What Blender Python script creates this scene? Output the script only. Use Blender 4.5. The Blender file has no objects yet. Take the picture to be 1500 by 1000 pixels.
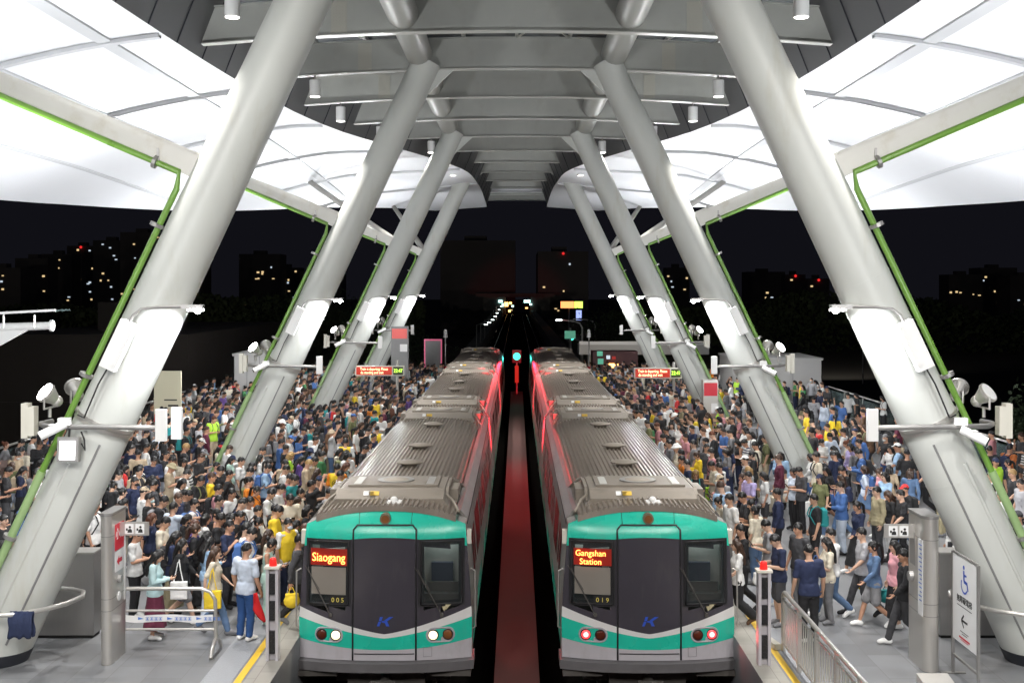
import bpy, math, random
import numpy as np
from mathutils import Vector, Matrix, Euler

random.seed(7)
scene = bpy.context.scene
COL = scene.collection

# ------------------------------------------------------------------ camera
FPX, CAMZ, HX, HY = 1690.0, 6.25, 757.0, 425.0      # focal length in photo pixels, eye height, vanishing point
cam_d = bpy.data.cameras.new("camera")
cam_d.sensor_width = 36.0
cam_d.lens = FPX / 1500 * 36
cam_d.shift_x = -(HX - 750) / 1500
cam_d.shift_y = -(500 - HY) / 1500
cam_d.clip_end = 3000
cam = bpy.data.objects.new("camera", cam_d)
cam.location = (0, 0, CAMZ)
cam.rotation_euler = (math.radians(90), 0, 0)
COL.objects.link(cam)
scene.camera = cam

# ------------------------------------------------------------------ night sky and exposure
world = bpy.data.worlds.new("World")
scene.world = world
world.use_nodes = True
wn = world.node_tree.nodes
wn["Background"].inputs[0].default_value = (0.0052, 0.0052, 0.0076, 1)
wn["Background"].inputs[1].default_value = 1.0
scene.view_settings.view_transform = 'Standard'
scene.view_settings.look = 'None'
scene.view_settings.gamma = 1
scene.view_settings.exposure = 0.0
scene.cycles.use_denoising = True
scene.cycles.max_bounces = 6
scene.cycles.diffuse_bounces = 4
scene.cycles.glossy_bounces = 3
scene.cycles.transmission_bounces = 4
scene.cycles.transparent_max_bounces = 8
scene.cycles.sample_clamp_indirect = 6.0

W_FLOOD = 3400.0      # floodlights aimed at the membrane
W_DOWN = 2500.0         # round spotlights under the girders, and the added ones near the camera
W_GRAZE = 400.0        # arm lamps on the columns

# ------------------------------------------------------------------ helpers
def tag(o, label=None, cat=None, group=None, kind=None):
    if label: o['label'] = label
    if cat: o['category'] = cat
    if group: o['group'] = group
    if kind: o['kind'] = kind
    return o

def empty(name, loc, rz=0.0):
    o = bpy.data.objects.new(name, None)
    COL.objects.link(o)
    o.location = loc
    o.rotation_euler = (0, 0, rz)
    o.empty_display_size = 0.2
    return o

class MB:
    """collects shapes in world space; build() makes ONE mesh object"""
    def __init__(s):
        s.v, s.f, s.m = [], [], []
    def add(s, vs, fs, m=0):
        b = len(s.v)
        s.v.extend([tuple(p) for p in vs])
        for f in fs:
            s.f.append(tuple(i + b for i in f)); s.m.append(m)
        return s
    def box(s, x0, x1, y0, y1, z0, z1, m=0):
        x0, x1 = sorted((x0, x1)); y0, y1 = sorted((y0, y1)); z0, z1 = sorted((z0, z1))
        vs = [(x0,y0,z0),(x1,y0,z0),(x1,y1,z0),(x0,y1,z0),(x0,y0,z1),(x1,y0,z1),(x1,y1,z1),(x0,y1,z1)]
        return s.add(vs, [(0,3,2,1),(4,5,6,7),(0,1,5,4),(1,2,6,5),(2,3,7,6),(3,0,4,7)], m)
    def obox(s, c, dx, dy, dz, rot, m=0):
        """box of half sizes, rotated by Euler rot about centre c"""
        R = Euler(rot).to_matrix(); c = Vector(c)
        vs = [c + R @ Vector((a*dx, b*dy, e*dz)) for e in (-1,1) for a,b in ((-1,-1),(1,-1),(1,1),(-1,1))]
        return s.add(vs, [(0,3,2,1),(4,5,6,7),(0,1,5,4),(1,2,6,5),(2,3,7,6),(3,0,4,7)], m)
    def cyl(s, p0, p1, r0, r1=None, n=16, m=0, caps=True):
        r1 = r0 if r1 is None else r1
        p0, p1 = Vector(p0), Vector(p1)
        d = (p1 - p0).normalized()
        a = d.orthogonal().normalized(); b = d.cross(a)
        vs = []
        for p, r in ((p0, r0), (p1, r1)):
            for k in range(n):
                t = 2*math.pi*k/n
                vs.append(p + (a*math.cos(t) + b*math.sin(t))*r)
        fs = [(k, (k+1)%n, n+(k+1)%n, n+k) for k in range(n)]
        if caps:
            fs += [tuple(range(n-1,-1,-1)), tuple(range(n, 2*n))]
        return s.add(vs, fs, m)
    def tube(s, pts, r, n=10, m=0, closed=False):
        pts = [Vector(p) for p in pts]
        N = len(pts); vs = []; up = None
        for i, p in enumerate(pts):
            q0 = pts[i-1] if (i > 0 or closed) else p
            q1 = pts[(i+1) % N] if (i < N-1 or closed) else p
            d = (q1 - q0).normalized()
            if up is None: up = d.orthogonal().normalized()
            up = (up - d*up.dot(d)).normalized()
            b = d.cross(up)
            for k in range(n):
                t = 2*math.pi*k/n
                vs.append(p + (up*math.cos(t) + b*math.sin(t))*r)
        fs = []
        for i in range(N if closed else N-1):
            j = (i+1) % N
            fs += [(i*n+k, i*n+(k+1)%n, j*n+(k+1)%n, j*n+k) for k in range(n)]
        if not closed:
            fs += [tuple(range(n-1,-1,-1)), tuple(range((N-1)*n, N*n))]
        return s.add(vs, fs, m)
    def sphere(s, c, rx, ry=None, rz=None, n=14, k=9, m=0, rot=None):
        ry = rx if ry is None else ry; rz = rx if rz is None else rz
        c = Vector(c); R = Euler(rot).to_matrix() if rot else None
        vs = []
        def P(x,y,z):
            p = Vector((x,y,z))
            return c + (R @ p if R else p)
        vs.append(P(0,0,rz))
        for i in range(1,k):
            a = math.pi*i/k
            for j in range(n):
                t = 2*math.pi*j/n
                vs.append(P(rx*math.sin(a)*math.cos(t), ry*math.sin(a)*math.sin(t), rz*math.cos(a)))
        vs.append(P(0,0,-rz)); L = len(vs)-1
        fs = [(0,1+j,1+(j+1)%n) for j in range(n)]
        for i in range(k-2):
            for j in range(n):
                a=1+i*n+j; b=1+i*n+(j+1)%n
                fs.append((a,a+n,b+n,b))
        fs += [(1+(k-2)*n+j, L, 1+(k-2)*n+(j+1)%n) for j in range(n)]
        return s.add(vs, fs, m)
    def loft(s, rings, m=0, caps=True):
        """rings: lists of equal point count"""
        n = len(rings[0]); vs = [p for r in rings for p in r]; fs = []
        for i in range(len(rings)-1):
            fs += [(i*n+k, i*n+(k+1)%n, (i+1)*n+(k+1)%n, (i+1)*n+k) for k in range(n)]
        if caps:
            fs += [tuple(range(n-1,-1,-1)), tuple(range((len(rings)-1)*n, len(rings)*n))]
        return s.add(vs, fs, m)
    def grid(s, rows, m=0):
        n = len(rows[0]); vs = [p for r in rows for p in r]; fs = []
        for i in range(len(rows)-1):
            fs += [(i*n+k, i*n+k+1, (i+1)*n+k+1, (i+1)*n+k) for k in range(n-1)]
        return s.add(vs, fs, m)
    def prism(s, poly, y0, y1, m=0):
        """poly of (x,z), extruded along Y"""
        n = len(poly)
        vs = [(x,y0,z) for x,z in poly] + [(x,y1,z) for x,z in poly]
        fs = [(k,(k+1)%n,n+(k+1)%n,n+k) for k in range(n)] + [tuple(range(n-1,-1,-1)), tuple(range(n,2*n))]
        return s.add(vs, fs, m)
    def mesh(s, name, mats, smooth=False, off=(0,0,0)):
        me = bpy.data.meshes.new(name)
        ox, oy, oz = off
        me.from_pydata([(x-ox,y-oy,z-oz) for x,y,z in s.v], [], s.f)
        for mt in (mats if isinstance(mats,(list,tuple)) else [mats]):
            me.materials.append(mt)
        if any(s.m): me.polygons.foreach_set('material_index', s.m)
        me.update()
        if smooth:
            me.polygons.foreach_set('use_smooth', [True]*len(me.polygons))
            if smooth is not True and hasattr(me, 'set_sharp_from_angle'):
                me.set_sharp_from_angle(angle=math.radians(smooth))
        return me
    def build(s, name, mats, parent=None, smooth=False, origin=None):
        """world-space shapes; parent must be unrotated"""
        w = Vector((0,0,0)); q = parent
        while q is not None: w += q.location; q = q.parent
        off = w if origin is None else Vector(origin)
        o = bpy.data.objects.new(name, s.mesh(name, mats, smooth, off))
        COL.objects.link(o)
        if parent is not None: o.parent = parent
        o.location = off - w
        return o

def lin(r, g, b):
    f = lambda c: (c/255/12.92) if c <= 10 else ((c/255+0.055)/1.055)**2.4
    return (f(r), f(g), f(b), 1)

def mat(name, col, rough=0.5, metal=0.0, var=0.0, scale=4.0, bump=0.0, bscale=40.0, emit=None, estr=0.0, stretch=(1,1,1), spec=0.5):
    m = bpy.data.materials.new(name); m.use_nodes = True
    nt = m.node_tree; p = nt.nodes['Principled BSDF']
    col = tuple(col) if len(col) == 4 else tuple(col)+(1,)
    p.inputs['Base Color'].default_value = col
    p.inputs['Roughness'].default_value = rough
    p.inputs['Metallic'].default_value = metal
    p.inputs['Specular IOR Level'].default_value = spec
    if var or bump:
        tc = nt.nodes.new('ShaderNodeTexCoord'); mp = nt.nodes.new('ShaderNodeMapping')
        mp.inputs['Scale'].default_value = stretch
        nt.links.new(tc.outputs['Object'], mp.inputs['Vector'])
    if var:
        n = nt.nodes.new('ShaderNodeTexNoise'); n.inputs['Scale'].default_value = scale; n.inputs['Detail'].default_value = 5
        nt.links.new(mp.outputs['Vector'], n.inputs['Vector'])
        mx = nt.nodes.new('ShaderNodeMix'); mx.data_type = 'RGBA'
        mx.inputs[6].default_value = tuple(c*(1-var) for c in col[:3])+(1,)
        mx.inputs[7].default_value = tuple(min(1,c*(1+var)) for c in col[:3])+(1,)
        nt.links.new(n.outputs['Fac'], mx.inputs[0])
        nt.links.new(mx.outputs[2], p.inputs['Base Color'])
        mr = nt.nodes.new('ShaderNodeMapRange'); mr.inputs[3].default_value = max(0,rough-0.12); mr.inputs[4].default_value = min(1,rough+0.12)
        nt.links.new(n.outputs['Fac'], mr.inputs[0]); nt.links.new(mr.outputs[0], p.inputs['Roughness'])
    if bump:
        n2 = nt.nodes.new('ShaderNodeTexNoise'); n2.inputs['Scale'].default_value = bscale; n2.inputs['Detail'].default_value = 4
        nt.links.new(mp.outputs['Vector'], n2.inputs['Vector'])
        b = nt.nodes.new('ShaderNodeBump'); b.inputs['Strength'].default_value = bump; b.inputs['Distance'].default_value = 0.02
        nt.links.new(n2.outputs['Fac'], b.inputs['Height']); nt.links.new(b.outputs[0], p.inputs['Normal'])
    if emit is not None:
        p.inputs['Emission Color'].default_value = tuple(emit)[:3]+(1,)
        p.inputs['Emission Strength'].default_value = estr
    return m

def glass(name, tint, rough=0.05, alpha=0.3):
    m = mat(name, tint, rough)
    m.node_tree.nodes['Principled BSDF'].inputs['Alpha'].default_value = alpha
    return m

def spot(name, loc, aim, watts, angle, blend=0.5, size=0.1, col=(1,1,1), parent=None):
    d = bpy.data.lights.new(name, 'SPOT'); d.energy = watts; d.spot_size = math.radians(angle); d.spot_blend = blend
    d.shadow_soft_size = size; d.color = col
    o = bpy.data.objects.new(name, d); COL.objects.link(o)
    w = Vector((0,0,0)); q = parent
    while q is not None: w += q.location; q = q.parent
    if parent: o.parent = parent
    o.location = Vector(loc) - w
    o.rotation_euler = (Vector(aim)-Vector(loc)).to_track_quat('-Z','Y').to_euler()
    return o

def text_obj(name, s, size, m, loc, rot, parent=None, extrude=0.002, align='CENTER', sx=1.0):
    c = bpy.data.curves.new(name, 'FONT'); c.body = s; c.size = size; c.extrude = extrude
    c.align_x = align; c.align_y = 'CENTER'; c.resolution_u = 3
    t = bpy.data.objects.new(name+'_tmp', c); COL.objects.link(t)
    dg = bpy.context.evaluated_depsgraph_get(); dg.update()
    me = bpy.data.meshes.new_from_object(t.evaluated_get(dg))
    bpy.data.objects.remove(t, do_unlink=True); bpy.data.curves.remove(c)
    me.materials.clear(); me.materials.append(m)
    o = bpy.data.objects.new(name, me); COL.objects.link(o)
    w = Vector((0,0,0)); q = parent
    while q is not None: w += q.location; q = q.parent
    if parent: o.parent = parent
    o.location = Vector(loc)-w; o.rotation_euler = rot; o.scale = (sx,1,1)
    return o

def depth_at(y, z): return FPX*(CAMZ-z)/(y-HY)           # depth of a point at height z seen at photo row y
def at(px, py, z):
    Y = depth_at(py, z); return ((px-HX)*Y/FPX, Y)

# ------------------------------------------------------------------ materials
M = {}
M['column'] = mat('column_paint', (0.57,0.585,0.555), 0.42, var=0.10, scale=1.2, bump=0.06, bscale=3, stretch=(1,1,.3))
def add_streaks(m, col, amount, sc=(1.6,1.6,.12)):
    nt = m.node_tree; p = nt.nodes['Principled BSDF']
    src = p.inputs['Base Color'].links[0].from_socket if p.inputs['Base Color'].links else None
    tc = nt.nodes.new('ShaderNodeTexCoord'); mp = nt.nodes.new('ShaderNodeMapping'); mp.inputs['Scale'].default_value = sc
    nt.links.new(tc.outputs['Object'], mp.inputs['Vector'])
    n = nt.nodes.new('ShaderNodeTexNoise'); n.inputs['Scale'].default_value = 2.2; n.inputs['Detail'].default_value = 7; n.inputs['Roughness'].default_value = .65
    nt.links.new(mp.outputs['Vector'], n.inputs['Vector'])
    r = nt.nodes.new('ShaderNodeValToRGB'); r.color_ramp.elements[0].position = .54; r.color_ramp.elements[1].position = .76
    nt.links.new(n.outputs['Fac'], r.inputs[0])
    ma = nt.nodes.new('ShaderNodeMath'); ma.operation = 'MULTIPLY'; ma.inputs[1].default_value = amount
    nt.links.new(r.outputs[0], ma.inputs[0])
    mx = nt.nodes.new('ShaderNodeMix'); mx.data_type = 'RGBA'
    nt.links.new(ma.outputs[0], mx.inputs[0])
    if src: nt.links.new(src, mx.inputs[6])
    else: mx.inputs[6].default_value = p.inputs['Base Color'].default_value
    mx.inputs[7].default_value = tuple(col)+(1,)
    nt.links.new(mx.outputs[2], p.inputs['Base Color'])
add_streaks(M['column'], (0.42,0.39,0.29), 0.42, (.9,.9,.16))
M['girder'] = mat('girder_paint', (0.36,0.365,0.34), 0.45, var=0.12, scale=1.5)
add_streaks(M['girder'], (0.30,0.29,0.25), 0.4, (.8,.8,.5))
M['flange'] = mat('flange_paint', (0.50,0.50,0.47), 0.4, var=0.08, scale=2)
M['bolts'] = mat('bolt_plate_paint', (0.40,0.39,0.34), 0.5)
M['fascia'] = mat('fascia_metal', (0.12,0.12,0.125), 0.4, metal=.3, var=.15, scale=.8)
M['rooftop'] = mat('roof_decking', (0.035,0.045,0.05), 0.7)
M['membrane'] = mat('membrane_white', (0.86,0.87,0.90), 0.55, var=.03, scale=.4)
M['seam'] = mat('seam_grey', (0.62,0.63,0.65), 0.5)
M['beam'] = mat('beam_paint', (0.62,0.61,0.57), 0.45, var=.1, scale=1.5)
add_streaks(M['beam'], (0.42,0.37,0.26), .4, (1,1,1))
M['pipe'] = mat('pipe_green', (0.15,0.30,0.05), 0.3, var=.18, scale=2.0)
M['pipe_pale'] = mat('pipe_pale_green', (0.30,0.44,0.20), 0.35, var=.18, scale=2.0)
M['steel'] = mat('brushed_steel', (0.60,0.58,0.55), 0.34, metal=.7, var=.07, scale=40, stretch=(1,1,.02))
M['steel_dark'] = mat('dull_steel', (0.36,0.35,0.34), 0.4, metal=.65, var=.07, scale=40, stretch=(1,1,.02))
M['white'] = mat('white_plastic', (0.80,0.80,0.79), 0.4)
M['cream'] = mat('cream_box', (0.66,0.64,0.56), 0.45)
M['lensglow'] = mat('lamp_lens', (1,1,1), .3, emit=(1,.98,.95), estr=40)
M['downlens'] = mat('downlight_lens', (1,1,1), .3, emit=(1,.97,.92), estr=6)
M['black'] = mat('black_rubber', (0.012,0.012,0.012), 0.6)
M['darkband'] = mat('dark_band', (0.02,0.022,0.03), 0.5)
M['dull'] = mat('dull_grey', (0.22,0.22,0.22), 0.6, var=.1)

# floor tiles
def tile_mat(name, base, bw, bh, mortar, var=.16):
    m = mat(name, base, .38)
    nt = m.node_tree; p = nt.nodes['Principled BSDF']
    tc = nt.nodes.new('ShaderNodeTexCoord')
    br = nt.nodes.new('ShaderNodeTexBrick'); br.offset = .5
    br.inputs['Scale'].default_value = 1; br.inputs['Brick Width'].default_value = bw; br.inputs['Row Height'].default_value = bh
    br.inputs['Mortar Size'].default_value = .006; br.inputs['Mortar Smooth'].default_value = .1
    br.inputs['Color1'].default_value = tuple(c*(1-var) for c in base)+(1,)
    br.inputs['Color2'].default_value = tuple(c*(1+var) for c in base)+(1,)
    br.inputs['Mortar'].default_value = tuple(mortar)+(1,)
    mp = nt.nodes.new('ShaderNodeMapping'); mp.inputs['Rotation'].default_value = (0,0,math.radians(90))
    nt.links.new(tc.outputs['Object'], mp.inputs[0]); nt.links.new(mp.outputs[0], br.inputs['Vector'])
    n = nt.nodes.new('ShaderNodeTexNoise'); n.inputs['Scale'].default_value = 1.1; n.inputs['Detail'].default_value = 8
    nt.links.new(tc.outputs['Object'], n.inputs['Vector'])
    mx = nt.nodes.new('ShaderNodeMix'); mx.data_type='RGBA'; mx.blend_type='MULTIPLY'; mx.inputs[0].default_value = .55
    r = nt.nodes.new('ShaderNodeValToRGB'); r.color_ramp.elements[0].position=.3; r.color_ramp.elements[0].color=(.62,.6,.57,1); r.color_ramp.elements[1].position=.62
    nt.links.new(n.outputs['Fac'], r.inputs[0])
    nt.links.new(br.outputs['Color'], mx.inputs[6]); nt.links.new(r.outputs[0], mx.inputs[7]); nt.links.new(mx.outputs[2], p.inputs['Base Color'])
    mr = nt.nodes.new('ShaderNodeMapRange'); mr.inputs[3].default_value=.28; mr.inputs[4].default_value=.55
    nt.links.new(n.outputs['Fac'], mr.inputs[0]); nt.links.new(mr.outputs[0], p.inputs['Roughness'])
    return m
M['tile'] = tile_mat('grey_granite_tiles', (0.20,0.205,0.215), 1.2, .6, (.15,.15,.15))
M['edge_tile'] = tile_mat('pale_edge_tiles', (0.36,0.345,0.31), .6, .3, (.2,.19,.17), .08)
M['yellow'] = mat('yellow_line_paint', (0.75,0.48,0.03), .5, var=.12, scale=6)
M['tactile'] = mat('tactile_grey', (0.30,0.31,0.33), .5, bump=.5, bscale=30)

# ------------------------------------------------------------------ platforms, track bed, ground
EDGE = 3.93
def structure(name, mb, m, smooth=False):
    o = mb.build(name, m, None, smooth); o['kind'] = 'structure'; return o
for sx, nm in ((-1,'platform'), (1,'platform')):
    b = MB(); x0, x1 = sorted((sx*EDGE, sx*17.0)); b.box(x0, x1, 4, 92, -2.2, 0)
    structure('platform_floor', b, M['tile'])
    b = MB(); xa, xb = sorted((sx*EDGE, sx*4.36)); b.box(xa, xb, 4, 92, 0.0, 0.004)
    structure('platform_edge_strip', b, M['edge_tile'])
    b = MB(); xa, xb = sorted((sx*4.40, sx*4.52)); b.box(xa, xb, 4, 92, 0.001, 0.005)
    structure('yellow_safety_line', b, M['yellow'])
    b = MB(); xa, xb = sorted((sx*4.56, sx*5.05)); b.box(xa, xb, 4, 92, 0.0, 0.004)
    structure('grooved_edge_tiles', b, M['tactile'])
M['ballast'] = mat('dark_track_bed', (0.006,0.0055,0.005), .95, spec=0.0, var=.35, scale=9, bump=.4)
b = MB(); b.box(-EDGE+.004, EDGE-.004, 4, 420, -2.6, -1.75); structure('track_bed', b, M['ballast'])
M['rail'] = mat('rail_steel', (.25,.22,.2), .3, metal=.9)
b = MB()
for cx in (-2.38, 2.38):
    for dx in (-.72, .72): b.box(cx+dx-.035, cx+dx+.035, 4, 420, -1.749, -1.58)
structure('rails', b, M['rail'])
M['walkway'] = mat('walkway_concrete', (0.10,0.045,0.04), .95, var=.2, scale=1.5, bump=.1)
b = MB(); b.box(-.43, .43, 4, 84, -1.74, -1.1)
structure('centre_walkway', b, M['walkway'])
M['ground'] = mat('dark_ground', (0.006,0.007,0.006), .9, var=.4, scale=.02)
b = MB(); b.grid([[(-1500,-60,-10),(1500,-60,-10)],[(-1500,2000,-10),(1500,2000,-10)]])
structure('ground', b, M['ground'])
M['viaduct'] = mat('viaduct_concrete', (0.10,0.10,0.10), .8, var=.2, scale=.3)
b = MB(); b.box(-6, -4.4, 92.1, 420, -2.4, -.4); b.box(4.4, 6, 92.1, 420, -2.4, -.4)
structure('viaduct_parapets', b, M['viaduct'])

# ------------------------------------------------------------------ canopy
def interp(tab, v):
    if v <= tab[0][0]: return tab[0][1]
    for (a, p), (b, q) in zip(tab, tab[1:]):
        if v <= b:
            t = (v-a)/(b-a); return p + (q-p)*t
    return tab[-1][1]
XI = [(2,8.75),(14,8.6),(24,8.4),(29.5,8.25),(33.5,8.07),(39,7.6),(44,6.75),(49.6,4.9),(55,3.25),(58.8,2.45),(68,2.15),(77,2.0)]
XO = [(2,18.0),(20,18.6),(30,18.5),(40,17.9),(50,16.4),(56,15.0),(62,12.7),(67,10.2),(71,8.2),(74,6.6),(77,5.2)]
DR = [(2,0),(40,0),(50,.3),(60,.75),(70,1.0),(77,.75)]
def smooth_tab(tab, v, w=2.0):
    return (interp(tab, v-w)+interp(tab, v)*2+interp(tab, v+w))/4
def mem_z(x, Y):
    xi, xo = smooth_tab(XI, Y), smooth_tab(XO, Y)
    t = max(0, min(1, (x-xi)/max(.1, xo-xi)))
    d = x-8.0
    z = 12.3 - (.10*d + .020*d*d if d > 0 else 0)
    return z - interp(DR, Y)*t - (max(0, (Y-66)/11)**2)*.5*(1-t)
COLY = [4.4, 19.5, 34.6, 49.7, 64.8]
RIBY = [4.4+5.033*k for k in range(0, 17)]
FL_Z = 12.86            # underside of the girders at the centre line
def rib_z(x): return FL_Z - .35*(x/8.2)**2

for sx in (-1, 1):
    root = empty('canopy_wing', (sx*12, 40, 12))
    side = 'left' if sx < 0 else 'right'
    tag(root, f'white floodlit membrane wing of the station canopy over the {side} platform', 'canopy', 'canopy wings')
    ys = [2+75*i/60 for i in range(61)]; N = 22
    top, bot = [], []
    for Y in ys:
        xi, xo = smooth_tab(XI, Y), max(smooth_tab(XI, Y)+.25, smooth_tab(XO, Y))
        r = []
        for k in range(N+1):
            x = xi + (xo-xi)*k/N
            r.append((sx*x, Y, mem_z(x, Y)))
        bot.append(r); top.append([(a, b_, c+.18) for a, b_, c in r])
    mb = MB(); mb.grid(bot); mb.grid(top)
    mb.grid([[r[0] for r in bot], [r[0] for r in top]]); mb.grid([[r[-1] for r in bot], [r[-1] for r in top]])
    mb.grid([bot[0], top[0]]); mb.grid([bot[-1], top[-1]])
    mb.build('membrane', M['membrane'], root, 40)
    # seams: longitudinal strips and transverse battens hanging just under the membrane
    for xs, w in ((9.63,.16),(12.3,.09),(15.2,.06)):
        sm = MB(); rows = []
        for Y in ys:
            xi, xo = smooth_tab(XI, Y), smooth_tab(XO, Y)
            if xs-w < xi+.1 or xs+w > xo-.1: continue
            rows.append([(sx*(xs+a), Y, mem_z(xs+a, Y)-.012-e) for a, e in ((-w,0),(-w,.05),(w,.05),(w,0))])
        if len(rows) > 2:
            sm.grid(rows); sm.build('seam_strip', M['seam'], root)
    for Y in [c+d for c in COLY for d in (0, 7.55)]:
        if Y > 70: continue
        xi, xo = smooth_tab(XI, Y), smooth_tab(XO, Y)
        sm = MB(); rows = []
        xe = min(12.4, xo-.3)
        for k in range(13):
            x = xi+.05+(xe-xi-.05)*k/12
            z = mem_z(x, Y)
            rows.append([(sx*x, Y+a, z-.014-e) for a, e in ((-.11,0),(-.11,.09),(.11,.09),(.11,0))])
        sm.grid(rows); sm.build('seam_batten', M['seam'], root)
    # fascia between the wing and the roof spine
    fm = MB(); lo, hi, lo2, hi2 = [], [], [], []
    for Y in [2+i*74/74 for i in range(75)]:
        xi = smooth_tab(XI, Y); z = mem_z(xi, Y)
        lo.append((sx*(xi-.03), Y, z-.02)); hi.append((sx*(xi-.75), Y, 14.1))
    fm.grid([lo, hi]); fm.build('fascia_panel', M['fascia'], root, 40)
    for i in range(2, 74, 2):
        a, b_ = Vector(lo[i]), Vector(hi[i])
        jm = MB(); jm.obox((a+b_)/2 + Vector((-sx*.012,0,0)), .012, .02, (b_-a).length/2, (0, math.atan2(-sx*.72,(b_-a).z), 0))
        jm.build('fascia_joint', M['darkband'], root)

root = empty('canopy_roof', (0, 42, 14))
tag(root, 'dark roof decking with purlins above the curved girders of the spine', 'roof')
rm = MB()
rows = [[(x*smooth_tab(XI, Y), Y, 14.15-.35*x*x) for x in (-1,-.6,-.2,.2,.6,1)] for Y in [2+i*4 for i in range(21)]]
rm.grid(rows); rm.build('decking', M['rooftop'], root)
for x in (-6.2,-4.6,-1.6,0,1.6,4.6,6.2):
    pm = MB(); yend = 80 if abs(x) < 2 else (56 if abs(x) < 5 else 46)
    pm.box(x-.05, x+.05, 3, yend, 13.82, 13.97); pm.build('purlin', M['girder'], root)
for i, Y in enumerate(RIBY[:12]):
    for x in (-6.2,-4.6,0,4.6):
        w = smooth_tab(XI, Y+2.5)
        if abs(x)+1.6 > w: continue
        pm = MB(); pm.tube([(x,Y+.15,13.78),(x+1.55,Y+4.9,13.78)], .03, 6); pm.tube([(x+1.55,Y+.15,13.78),(x,Y+4.9,13.78)], .03, 6)
        pm.build('roof_brace', M['girder'], root)
# pale end panels of the spine
pe = MB(); pe.box(-1.75, 1.75, 77.5, 80.8, 13.0, 13.05); pe.build('end_panel', M['membrane'], root)

for k, Y in enumerate(RIBY):
    w = min(8.3, smooth_tab(XI, Y)-.18)
    if k >= 14: w = 2.3
    root = empty('roof_girder', (0, Y, 13.3))
    tag(root, 'grey curved roof girder with bolted web spanning the spine of the canopy', 'girder', 'curved roof girders')
    xs = [-w + 2*w*i/24 for i in range(25)]
    g = MB(); g.prism([(x, rib_z(x)+.03) for x in xs] + [(x, rib_z(x)+.93) for x in reversed(xs)], Y-.03, Y+.03)
    g.build('web', M['girder'], root)
    g = MB()
    g.loft([[(x, Y-.14, rib_z(x)), (x, Y+.14, rib_z(x)), (x, Y+.14, rib_z(x)+.028), (x, Y-.14, rib_z(x)+.028)] for x in xs])
    g.build('bottom_flange', M['flange'], root)
    g = MB()
    g.loft([[(x, Y-.13, rib_z(x)+.932), (x, Y+.13, rib_z(x)+.932), (x, Y+.13, rib_z(x)+.96), (x, Y-.13, rib_z(x)+.96)] for x in xs])
    g.build('top_flange', M['girder'], root)
    for sx in (-1, 1):
        if w > 4.9:
            g = MB(); x0 = sx*4.55
            g.box(x0-.2, x0+.2, Y-.05, Y-.032, rib_z(x0)+.08, rib_z(x0)+.88)
            for i in range(5):
                for j in range(9):
                    g.cyl((x0-.15+.075*i, Y-.05, rib_z(x0)+.14+.085*j), (x0-.15+.075*i, Y-.066, rib_z(x0)+.14+.085*j), .018, n=5)
            g.build('bolt_plate', M['bolts'], root)
for sx in (-1, 1):
    b = MB(); n = 20; rings = []
    for Y in [3 + i*78/40 for i in range(41)]:
        rings.append([(sx*2.92+.40*math.cos(2*math.pi*j/n), Y, 13.32+.40*math.sin(2*math.pi*j/n)) for j in range(n)])
    b.loft(rings)
    o = b.build('roof_tube', M['girder'], None, 60)
    tag(o, f'long grey steel tube running through the girders above the {"left" if sx<0 else "right"} train', 'roof tube', 'long roof tubes')

# hanging round spotlights under the girders (lit lamps)
dl_proto = None
for k, Y in enumerate(RIBY):
    if k in (0, 16, 15, 14): continue
    for sx in (-1, 1):
        w = smooth_tab(XI, Y)
        x = sx*min(6.05, max(3.3, w-1.2))
        if k in (1, 2, 3): x = sx*6.2
        zt = rib_z(x)
        root = empty('hanging_spotlight', (x, Y, zt-.1))
        order = {4:'first',5:'second',6:'third',7:'fourth',8:'fifth',9:'sixth',10:'seventh',11:'eighth',12:'ninth',13:'tenth'}.get(k, 'overhead')
        tag(root, f'white cylindrical spotlight hanging from the {order} visible girder on the {"left" if sx<0 else "right"}', 'spotlight', 'spotlights under the girders')
        b = MB(); b.cyl((x,Y,zt-.62),(x,Y,zt-.14),.165,.165,18); b.build('housing', M['white'], root, 40)
        b = MB(); b.cyl((x,Y,zt-.14),(x,Y,zt+.0),.03,.03,8); b.box(x-.14,x+.14,Y-.03,Y+.03,zt-.16,zt-.1); b.build('bracket', M['steel_dark'], root)
        b = MB(); b.cyl((x,Y,zt-.635),(x,Y,zt-.621),.14,.14,18); b.build('lens', M['downlens'], root)
        spot('spot_beam', (x,Y,zt-.68), (x+sx*1.2,Y-1.5,0), W_DOWN, 92, .6, .14, (1,.965,.92), root)

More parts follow.
